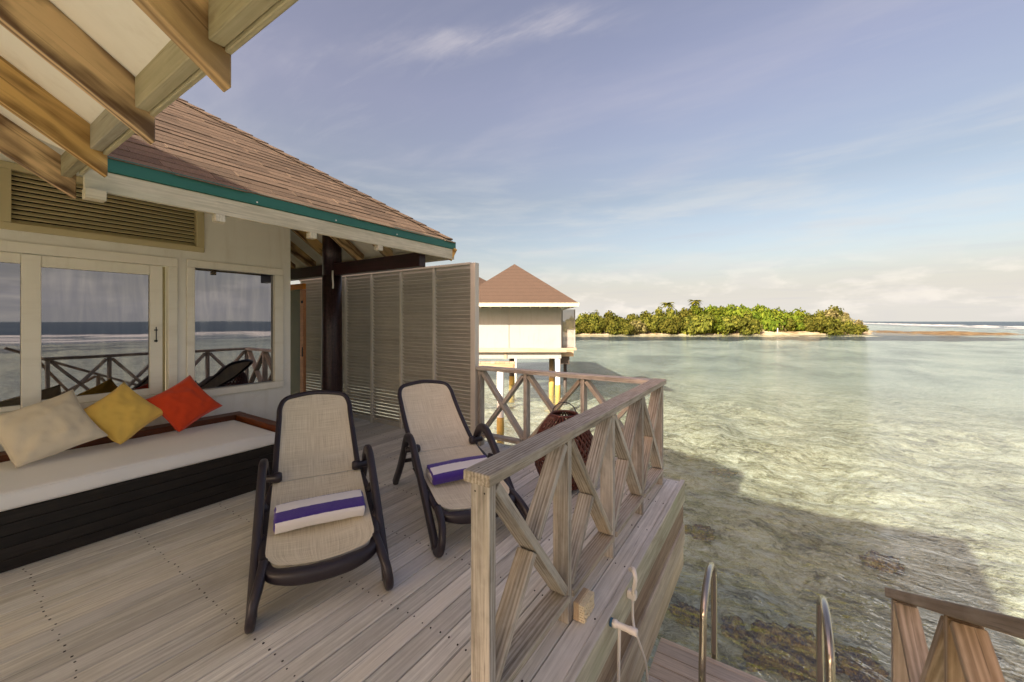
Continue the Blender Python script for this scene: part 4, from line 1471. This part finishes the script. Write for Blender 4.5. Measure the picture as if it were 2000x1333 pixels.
def make_lounger(label):
    root = empty('sun_lounger', (0, 0, 0))
    tag(root, label, 'sun lounger', 'sun loungers on the deck')
    HY, HZ = 0.82, hz_seat(0.82)
    ang = R(33)
    BL = 0.86

    def back(u, lift=0.0):
        # along the backrest, slightly bowed
        return Vector((0, HY + math.cos(ang) * BL * u, HZ + math.sin(ang) * BL * u + 0.035 * math.sin(math.pi * u) * -1 + lift + 0.02 * u * u))
    # seat frame
    pts = [(-0.275, HY, HZ)] + [(-0.285 - 0.02 * math.sin(math.pi * k / 6), HY - 0.72 * k / 6, hz_seat(HY - 0.72 * k / 6)) for k in range(1, 6)]
    pts += [(-0.285, 0.115, 0.250), (-0.245, 0.03, 0.228), (-0.13, -0.012, 0.216), (0, -0.022, 0.212)]
    full = pts + [(-p[0], p[1], p[2]) for p in pts[:-1][::-1]]
    bm = bmesh.new()
    path = catmull(full, 5)
    nn = len(path)

    def wfun(t):
        e = max(0.0, 1 - abs(t - 0.5) / 0.16)
        e = min(1, e * 1.6)
        return (0.036 + 0.048 * e, 0.052 + 0.024 * e)
    # cross section: 'side' is up, so first width is the vertical one
    sweep(bm, [p - Vector((0, 0, 0.012)) for p in path], 0.05, 0.04, (0, 0, 1), nprof=12, widths=wfun)
    link('seat_frame', bm_mesh(bm, 'seat_frame', M['resin'], True), I4, root)
    # seat sling
    bm = bmesh.new()
    uvl = bm.loops.layers.uv.new('uv')

    def sheet(fn, nu, nv):
        V = [[bm.verts.new(fn(i / nu, j / nv)) for i in range(nu + 1)] for j in range(nv + 1)]
        for j in range(nv):
            for i in range(nu):
                f = bm.faces.new((V[j][i], V[j][i + 1], V[j + 1][i + 1], V[j + 1][i]))
                for lp, (a, b) in zip(f.loops, ((i, j), (i + 1, j), (i + 1, j + 1), (i, j + 1))):
                    lp[uvl].uv = (a / nu * 0.55, b / nv * 0.9)

    def seat_fn(u, v):
        y = 0.045 + (HY - 0.01 - 0.045) * v
        half = 0.285
        if y < 0.17:
            half = 0.285 - 0.13 * (1 - (y - 0.0) / 0.17) ** 2.2
        xx = (u * 2 - 1) * half
        y2 = y - 0.035 * (1 - (2 * u - 1) ** 2) * (1 - v) ** 3
        return Vector((xx, y2, hz_seat(y2) + 0.012 - 0.022 * (1 - (2 * u - 1) ** 2) * math.sin(math.pi * min(1, v + .05))))
    sheet(seat_fn, 14, 26)
    link('seat_sling', bm_mesh(bm, 'seat_sling', M['sling'], True), I4, root)
    # back frame
    hw = lambda u: 0.275 + 0.004 * math.sin(math.pi * u) - 0.012 * u
    bp = []
    for k in range(0, 8):
        u = 0.86 * k / 7
        b = back(u); bp.append((-hw(u), b.y, b.z))
    b = back(0.945); bp.append((-0.236, b.y, b.z))
    b = back(0.985); bp.append((-0.165, b.y, b.z))
    b = back(1.0); bp.append((0.0, b.y + 0.012, b.z + 0.006))
    full = bp + [(-p[0], p[1], p[2]) for p in bp[:-1][::-1]]
    bm = bmesh.new()
    sweep(bm, catmull(full, 5), 0.040, 0.040, (0, -math.sin(ang), math.cos(ang)), nprof=12)
    link('back_frame', bm_mesh(bm, 'back_frame', M['resin'], True), I4, root)
    bm = bmesh.new()
    uvl = bm.loops.layers.uv.new('uv')

    def back_fn(u, v):
        b = back(v * 0.985)
        half = hw(v)
        if v > 0.80:
            half *= math.sqrt(max(0.0, 1 - 0.42 * ((v - 0.80) / 0.2) ** 3))
        s_ = (1 - (2 * u - 1) ** 2)
        return Vector(((u * 2 - 1) * half, b.y + 0.012 * s_ * (v > .93) + 0.02 * s_ * math.sin(math.pi * v), b.z + 0.010 - 0.016 * s_ * math.sin(math.pi * v)))
    sheet(back_fn, 14, 26)
    link('back_sling', bm_mesh(bm, 'back_sling', M['sling'], True), I4, root)
    # side pieces: arm rising from the front foot over a rounded top and down to the rear foot, with the front loop
    for sx in (-1, 1):
        bm = bmesh.new()
        X = 0.335 * sx
        arm = catmull([(X, 0.015, 0.03), (X, 0.08, 0.10), (X, 0.26, 0.255), (X, 0.46, 0.42), (X, 0.60, 0.525), (X, 0.675, 0.568), (X, 0.745, 0.580), (X, 0.815, 0.562),
                       (X, 0.875, 0.505), (X, 0.95, 0.40), (X, 1.10, 0.215), (X, 1.26, 0.055), (X, 1.30, 0.018)], 5)
        sweep(bm, arm, 0.050, 0.072, (1, 0, 0), nprof=12)
        loop = catmull([(X, 0.13, 0.135), (X, 0.03, 0.045), (X, -0.045, 0.035), (X * 0.985, -0.085, 0.085), (X * 0.95, -0.075, 0.155), (X * 0.90, -0.01, 0.205), (X * 0.86, 0.12, 0.245)], 6)
        sweep(bm, loop, 0.046, 0.062, (1, 0, 0), nprof=12)
        lg = link('side_leg', bm_mesh(bm, 'side_leg', M['resin'], True), I4, root)
        for fy in (0.0, 1.295):
            bm = bmesh.new()
            add_box(bm, (X, fy, 0.013), (0.036, 0.05, 0.026), None, 0.004)
            link('foot_pad', bm_mesh(bm, 'foot_pad', M['black']), I4, lg)
        # braces between the arm and the seat rail
        for (y0, z0) in ((0.30, 0.29), (0.56, 0.37)):
            bm = bmesh.new()
            sweep(bm, [Vector((X, y0 + 0.02, z0 + 0.02)), Vector((0.30 * sx, y0, hz_seat(y0) - 0.01))], 0.03, 0.05, (0, 0, 1), nprof=8)
            link('bracket', bm_mesh(bm, 'bracket', M['resin'], True), I4, root)
        bm = bmesh.new()
        lathe(bm, [(0.001, -0.048), (0.026, -0.046), (0.036, -0.03), (0.036, 0.0), (0.024, 0.01), (0.022, 0.075)], 16)
        link('hinge_knob', bm_mesh(bm, 'hinge_knob', M['resin'], True), Matrix.Translation((0.275 * sx, HY - 0.005, HZ + 0.045)) @ Matrix.Rotation(R(90) * sx, 4, 'Y'), root)
    bm = bmesh.new()
    sweep(bm, [Vector((-0.33, 1.02, 0.30)), Vector((0.33, 1.02, 0.30))], 0.03, 0.04, (0, 0, 1), nprof=8)
    link('crossbar', bm_mesh(bm, 'crossbar', M['resin'], True), I4, root)
    return root


def copy_tree(o, parent=None):
    c_ = o.copy()
    COL.objects.link(c_)
    if parent is not None:
        c_.parent = parent
    for ch in o.children:
        copy_tree(ch, c_)
    return c_


L1 = make_lounger('nearer beige mesh sun lounger with brown frame beside the bench')
bpy.context.view_layer.update()
L2 = copy_tree(L1)
L2['label'] = 'farther beige mesh sun lounger with brown frame behind the railing'
# long axis from the foot end to the head end is (-.876, .483)
lrot = math.atan2(0.876, 0.483)
P1 = Vector((-2.05, 1.257, 0)); P2 = Vector((-1.709, 2.231, 0))
for o, p in ((L1, P1), (L2, P2)):
    o.matrix_basis = Matrix.Translation(p) @ Matrix.Rotation(lrot, 4, 'Z')


def towel(P, rot, s, label, seq, L=0.49, seed=0):
    """folded towel; stripes run along its length"""
    W = Matrix.Translation(P) @ Matrix.Rotation(rot, 4, 'Z') @ Matrix.Translation((0, s, hz_seat(s) + 0.060)) @ Matrix.Rotation(R(12.6), 4, 'X')
    prof = []
    wd_, ht = 0.215, 0.085
    npf = 56
    for k in range(npf):
        a = 2 * math.pi * k / npf
        e = 2 / 3.4
        prof.append((math.copysign(abs(math.cos(a)) ** e, math.cos(a)) * wd_ / 2, math.copysign(abs(math.sin(a)) ** e, math.sin(a)) * ht / 2))
    bm = bmesh.new()
    nl = 44
    rings = []
    for i in range(nl + 1):
        xx = -L / 2 + L * i / nl
        ring = []
        for (y_, z_) in prof:
            wob_ = 1 + 0.035 * noise.noise(Vector((xx * 9, y_ * 14 + seed, z_ * 14)))
            fz_ = 0.0018 * noise.noise(Vector((xx * 160, y_ * 160, z_ * 160 + seed)))
            ring.append(bm.verts.new((xx + 0.006 * noise.noise(Vector((y_ * 20, z_ * 20, i > nl / 2))), y_ * wob_, z_ * wob_ + fz_ - 0.006 * (xx / L * 2) ** 2)))
        rings.append(ring)
    per = 0
    acc = [0]
    for k in range(npf):
        a, b = prof[k], prof[(k + 1) % npf]
        per += math.hypot(b[0] - a[0], b[1] - a[1]); acc.append(per)
    for a, b in zip(rings, rings[1:]):
        for k in range(npf):
            f = bm.faces.new((a[k], a[(k + 1) % npf], b[(k + 1) % npf], b[k]))
            # angle from the back edge over the top to the front
            ycen = (prof[k][0] + prof[(k + 1) % npf][0]) / 2; zc = (prof[k][1] + prof[(k + 1) % npf][1]) / 2
            posn = (wd_ / 2 - ycen) if zc > -0.02 else None
            f.material_index = seq(ycen, zc)
    for ring, fl in ((rings[0], True), (rings[-1], False)):
        # spiral fold at the ends
        prev = ring
        for q_, sh in ((0.72, 1), (0.45, 0), (0.2, 1)):
            cx_ = sum((v.co for v in ring), Vector()) / len(ring)
            nr = [bm.verts.new(cx_ + (v.co - cx_) * q_ + Vector(((0.010 if sh else -0.004) * (-1 if fl else 1), 0, 0))) for v in ring]
            for k in range(npf):
                f = bm.faces.new((prev[k], prev[(k + 1) % npf], nr[(k + 1) % npf], nr[k])); f.material_index = 1 if q_ in (0.72,) else 0
            prev = nr
        bm.faces.new(prev)
    o = link('towel', bm_mesh(bm, 'towel', [M['towel_white'], M['towel_purple']], True), W)
    tag(o, label, 'towel', 'striped towels on the loungers')


# local +y points to the head end; the camera looks at the front side
def seq1(y, z):
    if z < -0.020: return 0
    if y > 0.085: return 1
    if y > 0.010: return 0
    if y > -0.085: return 1
    return 0


def seq2(y, z):
    if z < -0.022: return 1
    if y > 0.035: return 1
    if y > -0.065: return 0
    return 1


towel(P1, lrot, 0.375, 'rolled white towel with one broad purple stripe on the nearer lounger', seq1, seed=1)
towel(P2, lrot + R(1), 0.42, 'rolled purple and white towel on the farther lounger beside the railing end', seq2, seed=9)

# small table behind the loungers
tb = empty('side_table', (-4.86, 2.95, 0)); tag(tb, 'small dark low table almost hidden behind the nearer lounger', 'side table')
bx('tabletop', (-4.93, 2.72, 0.440), (-4.53, 3.02, 0.462), M['grey_screen'], tb, 0.004)
for ax in (-4.90, -4.57):
    for ay in (2.75, 2.99):
        bx('leg', (ax - .016, ay - .016, 0.003), (ax + .016, ay + .016, 0.439), M['resin'], tb, 0.002)

# ------------------------------------------------------------------ wicker basket lantern by the railing
bk = empty('wicker_lantern', (-1.62, 3.36, 0))
tag(bk, 'round dark brown wicker lantern with a loop handle behind the railing', 'lantern')
prof = [(0.17, 0.05), (0.225, 0.12), (0.272, 0.24), (0.285, 0.33), (0.27, 0.43), (0.225, 0.54), (0.16, 0.63), (0.115, 0.69)]
pr = catmull([(r_, 0, z_) for r_, z_ in prof], 5)


def prof_r(z):
    for a, b in zip(pr, pr[1:]):
        if a.z <= z <= b.z:
            return a.x + (b.x - a.x) * (z - a.z) / max(1e-6, b.z - a.z)
    return pr[-1].x if z > pr[-1].z else pr[0].x


bm = bmesh.new()
for sg in (1, -1):                      # two families of diagonal strands
    for k in range(34):
        pth = []
        for i in range(23):
            z = 0.05 + 0.64 * i / 22
            a = 2 * math.pi * k / 34 + sg * 1.5 * i / 22
            rr = prof_r(z) + 0.004 * math.sin(i * 2.4 + k * 3.14) * sg
            pth.append(Vector((rr * math.cos(a), rr * math.sin(a), z)))
        sweep(bm, pth, 0.026, 0.006, (0, 0, 1), nprof=5, power=2)
tag(link('weave', bm_mesh(bm, 'weave', M['wicker'], True), PM[bk.name], bk), kind='stuff')
for z in (0.06, 0.33, 0.685):
    bm = bmesh.new()
    rr = prof_r(z) + 0.004
    sweep(bm, [Vector((rr * math.cos(a * 0.2618), rr * math.sin(a * 0.2618), z)) for a in range(24)], 0.022, 0.018, (0, 0, 1), True, 6, 2)
    link('hoop', bm_mesh(bm, 'hoop', M['wicker'], True), PM[bk.name], bk)
bm = bmesh.new()
lathe(bm, [(0.05, 0.03), (0.125, 0.035), (0.17, 0.055)], 20)
link('floor_disc', bm_mesh(bm, 'floor_disc', M['wicker'], True), PM[bk.name], bk)
bm = bmesh.new()
sweep(bm, [Vector((0.11 * math.cos(a * math.pi / 14), 0.11 * math.sin(a * math.pi / 14) * 0.35, 0.69 + 0.095 * math.sin(a * math.pi / 14))) for a in range(15)], 0.009, 0.009, (0, 0, 1), nprof=6, power=2)
link('handle', bm_mesh(bm, 'handle', M['resin'], True), PM[bk.name] @ Matrix.Rotation(YAW, 4, 'Z'), bk)
for k in range(4):
    a = k * math.pi / 2 + 0.6
    bm = bmesh.new(); lathe(bm, [(0.020, 0.0), (0.022, 0.06)], 8, (0.16 * math.cos(a), 0.16 * math.sin(a), 0.001))
    link('foot', bm_mesh(bm, 'foot', M['wicker']), PM[bk.name], bk)

# ------------------------------------------------------------------ scrubbing brush by the railing post
br = empty('scrub_brush', (-0.825, 1.93, 0)); tag(br, 'wooden scrubbing brush with cream bristles at a railing post foot', 'brush')
br_x0 = -0.868
bx('back', (br_x0 + 0.002, 1.895, 0.004), (br_x0 + 0.035, 2.035, 0.098), M['brush_wood'], br, 0.007, axis=1, seg=2)
bm = bmesh.new()
for i in range(11):
    for j in range(7):
        yy_, zz2 = 1.903 + i * 0.0125, 0.012 + j * 0.0125
        ln_ = 0.030 + random.uniform(-.004, .004)
        add_box(bm, (br_x0 + 0.035 + ln_ / 2, yy_ + random.uniform(-.001, .001), zz2), (ln_, 0.010, 0.010))
tag(link('bristles', bm_mesh(bm, 'bristles', M['bristle']), I4, br), kind='stuff')

# ------------------------------------------------------------------ foot shower on the skirt
SX = -0.712
tp = empty('shower_tap', (SX, 2.13, -0.28)); tag(tp, 'white tap with blue washer and hanging hose on the deck skirt', 'tap')
def on_skirt(px, py, x=SX + 0.02):
    r_ = (px - 1000) / 778.0
    return unproj(px, py, x / (0.836 * r_ - 0.548))
ta = on_skirt(1196, 1216, SX + 0.012)
bm = bmesh.new(); lathe(bm, [(0.021, 0), (0.021, 0.012), (0.014, 0.014)], 18)
link('washer', bm_mesh(bm, 'washer', M['blue_plastic']), Matrix.Translation((SX + 0.003, ta.y, ta.z)) @ Matrix.Rotation(R(90), 4, 'Y'), tp)
bm = bmesh.new(); lathe(bm, [(0.020, 0.013), (0.021, 0.030), (0.0155, 0.036), (0.0155, 0.095), (0.018, 0.100), (0.0185, 0.135), (0.012, 0.140)], 18)
link('spout', bm_mesh(bm, 'spout', M['white_plastic'], True), Matrix.Translation((SX + 0.003, ta.y, ta.z)) @ Matrix.Rotation(R(90), 4, 'Y'), tp)
bm = bmesh.new()
sweep(bm, catmull([(SX + 0.050, ta.y, ta.z - 0.01), (SX + 0.050, ta.y - 0.002, ta.z - 0.06), (SX + 0.048, ta.y - 0.006, ta.z - 0.20), (SX + 0.045, ta.y + 0.0, ta.z - 0.36), (SX + 0.05, ta.y + 0.02, ta.z - 0.52)], 8),
      0.017, 0.017, (1, 0, 0), nprof=10, power=2)
link('hose', bm_mesh(bm, 'hose', M['white_plastic'], True), I4, tp)
hs = on_skirt(1235, 1113, SX + 0.03)
sh = empty('hand_shower', (SX, hs.y, hs.z)); tag(sh, 'white hooked hand shower hanging on the deck skirt', 'hand shower')
bm = bmesh.new()
h0 = on_skirt(1231, 1113, SX + 0.012); h1 = on_skirt(1241, 1128, SX + 0.06); h2 = on_skirt(1240, 1142, SX + 0.055); h3 = on_skirt(1236, 1164, SX + 0.03)
sweep(bm, catmull([h0, on_skirt(1237, 1112, SX + .04), h1, h2, on_skirt(1238, 1152, SX + .045), h3], 8), 0.024, 0.024, (0, 1, 0), nprof=10, power=2)
link('handle', bm_mesh(bm, 'handle', M['white_plastic'], True), I4, sh)
bx('holder', (SX + 0.001, h3.y - 0.020, h3.z - 0.016), (SX + 0.052, h3.y + 0.020, h3.z + 0.030), M['white_plastic'], sh, 0.005)
bm = bmesh.new()
sweep(bm, catmull([(SX + 0.03, h3.y, h3.z - 0.014), (SX + 0.032, h3.y - 0.005, h3.z - 0.12), on_skirt(1240, 1230, SX + 0.055), on_skirt(1252, 1265, SX + 0.075), on_skirt(1262, 1298, SX + 0.085), on_skirt(1266, 1340, SX + 0.08)], 8),
      0.015, 0.015, (1, 0, 0), nprof=10, power=2)
link('hose', bm_mesh(bm, 'hose', M['white_plastic'], True), I4, sh)

# ------------------------------------------------------------------ swim ladder
ld = empty('swim_ladder', (-0.05, 3.0, LZ)); tag(ld, 'stainless steel swim ladder with two arched handrails on the landing', 'ladder')
for lx in (-0.352, 0.25):
    bm = bmesh.new()
    arc = [(lx, 2.60, LZ + 0.001), (lx, 2.602, LZ + 0.30), (lx, 2.63, -0.36)]
    arc += [(lx, 2.90 - 0.27 * math.cos(a), -0.31 + 0.21 * math.sin(a)) for a in [R(20 + 14 * k) for k in range(11)]]
    arc += [(lx, 3.172, -0.40), (lx, 3.18, LZ), (lx, 3.19, -2.0), (lx, 3.2, -3.0)]
    sweep(bm, catmull(arc, 5), 0.042, 0.042, (1, 0, 0), nprof=16, power=2)
    link('handrail', bm_mesh(bm, 'handrail', M['steel'], True), I4, ld)
for lx in (-0.352, 0.25):
    bm = bmesh.new(); lathe(bm, [(0.052, 0.001), (0.052, 0.006), (0.030, 0.012), (0.023, 0.028)], 18)
    link('flange', bm_mesh(bm, 'flange', M['steel'], True), Matrix.Translation((lx, 2.60, LZ)), ld)
for k in range(5):
    bx('rung', (-0.33, 3.16, -1.15 - 0.3 * k), (0.23, 3.22, -1.12 - 0.3 * k), M['steel'], ld, 0.004)

# ------------------------------------------------------------------ neighbouring villa
RT3 = Vector((0.836, 0.548, 0)); FW3 = Vector((-0.548, 0.836, 0))


def cl(r_, d, z):
    """camera-aligned ground frame: r_ metres right, d metres forward"""
    return RT3 * r_ + FW3 * d + Vector((0, 0, z))


def vbox(name, r0, r1, d0, d1, z0, z1, mat, parent, bev=0.0):
    o = link(name, box_mesh((r1 - r0, d1 - d0, z1 - z0), mat, bev, name), Matrix.Translation(cl((r0 + r1) / 2, (d0 + d1) / 2, (z0 + z1) / 2)) @ Matrix.Rotation(YAW, 4, 'Z'), parent)
    return o


def pyramid(name, r0, r1, d0, d1, z0, zp, mat, parent, rise_r=None):
    bm = bmesh.new()
    rc, dc = (r0 + r1) / 2 if rise_r is None else rise_r, (d0 + d1) / 2
    O = cl(rc, dc, z0)
    Wm = Matrix.Translation(O) @ Matrix.Rotation(YAW, 4, 'Z')
    b = [bm.verts.new((r - rc, d - dc, 0)) for r, d in ((r0, d0), (r1, d0), (r1, d1), (r0, d1))]
    lo = [bm.verts.new((v.co.x, v.co.y, -0.06)) for v in b]
    ap = bm.verts.new((0, 0, zp - z0))
    for i in range(4):
        bm.faces.new((b[i], b[(i + 1) % 4], ap)); bm.faces.new((b[i], lo[i], lo[(i + 1) % 4], b[(i + 1) % 4]))
    bm.faces.new(lo[::-1])
    return link(name, bm_mesh(bm, name, mat), Wm, parent)


nv = empty('neighbour_villa', cl(0, 22, WZ), YAW)
tag(nv, 'white villa on stilts with a pointed brown roof across the water', 'villa')
rf = pyramid('roof', -3.05, 3.32, 19.7, 26.2, 2.42, 4.82, M['shingle_far'], nv, 0.15)
vbox('fascia', -3.04, 3.31, 19.68, 19.74, 2.26, 2.36, M['fascia'], rf)
vbox('fascia', 3.27, 3.33, 19.75, 26.15, 2.26, 2.36, M['fascia'], rf)
vbox('drip_edge', -3.06, 3.33, 19.665, 19.735, 2.362, 2.44, M['olive_trim'], rf)
vbox('soffit', -2.95, 3.22, 19.8, 26.0, 2.300, 2.335, M['soffit'], rf)
for k in range(12):
    vbox('rafter_tail', -2.6 + 0.5 * k, -2.54 + 0.5 * k, 19.76, 20.97, 2.20, 2.29, M['villa_wood'], rf)
# white wall in two sheets with a joint between them
vbox('wall', -2.9, -0.165, 21.0, 21.12, -0.10, 2.30, M['villa_white'], nv)
vbox('wall', -0.115, 2.60, 21.0, 21.12, -0.10, 2.30, M['villa_white'], nv)
vbox('joint_strip', -0.163, -0.117, 21.03, 21.1, -0.10, 2.29, M['grey_screen'], nv)
vbox('wall', 2.50, 2.60, 21.125, 24.8, -0.10, 2.30, M['villa_white'], nv)
vbox('wall', -2.9, 2.6, 24.9, 25.0, -0.10, 2.30, M['villa_white'], nv)
vbox('ledge', -2.9, 2.86, 20.80, 20.995, -0.10, 0.12, M['villa_wood'], nv, 0.005)
vbox('skirting', -2.9, -0.42, 21.02, 21.1, -0.44, -0.105, M['villa_white'], nv)
vbox('skirting', -0.25, 2.60, 21.02, 21.1, -0.44, -0.105, M['villa_white'], nv)
vbox('brace_post', -0.41, -0.27, 20.98, 21.1, -0.46, -0.105, M['villa_wood'], nv)
vbox('floor_slab', -2.85, 2.55, 21.15, 24.8, -0.42, -0.12, M['dark_timber'], nv)
vbox('side_deck', 2.62, 3.45, 21.3, 24.0, -0.02, 0.10, M['villa_wood'], nv)
vbox('side_deck_edge', 2.62, 3.30, 21.32, 23.8, -0.36, -0.03, M['villa_wood'], nv)
vbox('side_bracket', 2.62, 3.10, 21.45, 23.0, -0.80, -0.37, M['dark_timber'], nv)
sv = vbox('side_screen', 2.66, 2.74, 21.38, 21.46, 0.105, 2.16, M['grey_screen'], nv)
for k in range(34):
    vbox('slat', 2.75, 3.34, 21.385, 21.43, 0.13 + 0.06 * k, 0.172 + 0.06 * k, M['grey_screen'], sv)
vbox('post', 3.345, 3.40, 21.37, 21.45, 0.105, 2.16, M['grey_screen'], sv)


def pile(name, px, d, ztop, rad, mat, parent, algae=True):
    bm = bmesh.new()
    lathe(bm, [(rad, -4.3), (rad, ztop)], 16)
    r_ = (px - 1000) / 778 * d
    o = link(name, bm_mesh(bm, name, mat, True), Matrix.Translation(cl(r_, d, 0)), parent)
    if algae:
        bm = bmesh.new()
        lathe(bm, [(rad + 0.012, -4.3), (rad + 0.014, WZ + 0.15), (rad + 0.004, WZ + 0.50)], 16)
        link('algae_band', bm_mesh(bm, 'algae_band', M['algae'], True), Matrix.Translation(cl(r_, d, 0)), o)
    return o


pile('pile', 1090, 20.9, -0.45, 0.125, M['white_pile'], nv)
pile('pile', 1078, 23.4, -0.45, 0.16, M['villa_wood'], nv)
pile('pile', 1104, 23.2, -0.8, 0.10, M['dark_timber'], nv, False)
pile('pile', 1000, 24.2, -0.45, 0.16, M['dark_timber'], nv)
pile('pile', 930, 21.1, -0.45, 0.125, M['white_pile'], nv)

jt = empty('jetty', cl(-0.6, 14, WZ), YAW)
tag(jt, 'small timber platform on a white post beside the neighbouring villa', 'platform')
for k in range(12):
    vbox('board', -1.95 + 0.17 * k, -1.79 + 0.17 * k, 13.935, 14.30, 0.055, 0.10, M['villa_wood'], jt)
vbox('edge_beam', -1.95, 0.06, 13.88, 13.93, -0.18, 0.05, M['villa_wood'], jt)
vbox('edge_beam', 0.07, 0.13, 13.9, 14.30, -0.18, 0.09, M['villa_wood'], jt)
vbox('joist', -1.9, 0.0, 14.2, 14.3, -0.18, 0.05, M['dark_timber'], jt)
pile('pile', 977.5, 13.87, -0.185, 0.118, M['white_pile'], jt)

v2 = empty('second_villa', cl(-4.3, 30, WZ), YAW)
tag(v2, 'villa farther back whose brown roof slope shows beside the louvred screen', 'villa')
pyramid('roof', -10.6, 1.8, 26.8, 39.2, 2.42, 6.05, M['shingle_far'], v2)
vbox('wall', -9.2, 0.4, 28.2, 37.8, -0.4, 2.38, M['villa_white'], v2)
for rr in (-9.0, 0.2):
    vbox('pile', rr - .12, rr + .12, 28.3, 28.55, -4.3, -0.4, M['white_pile'], v2)
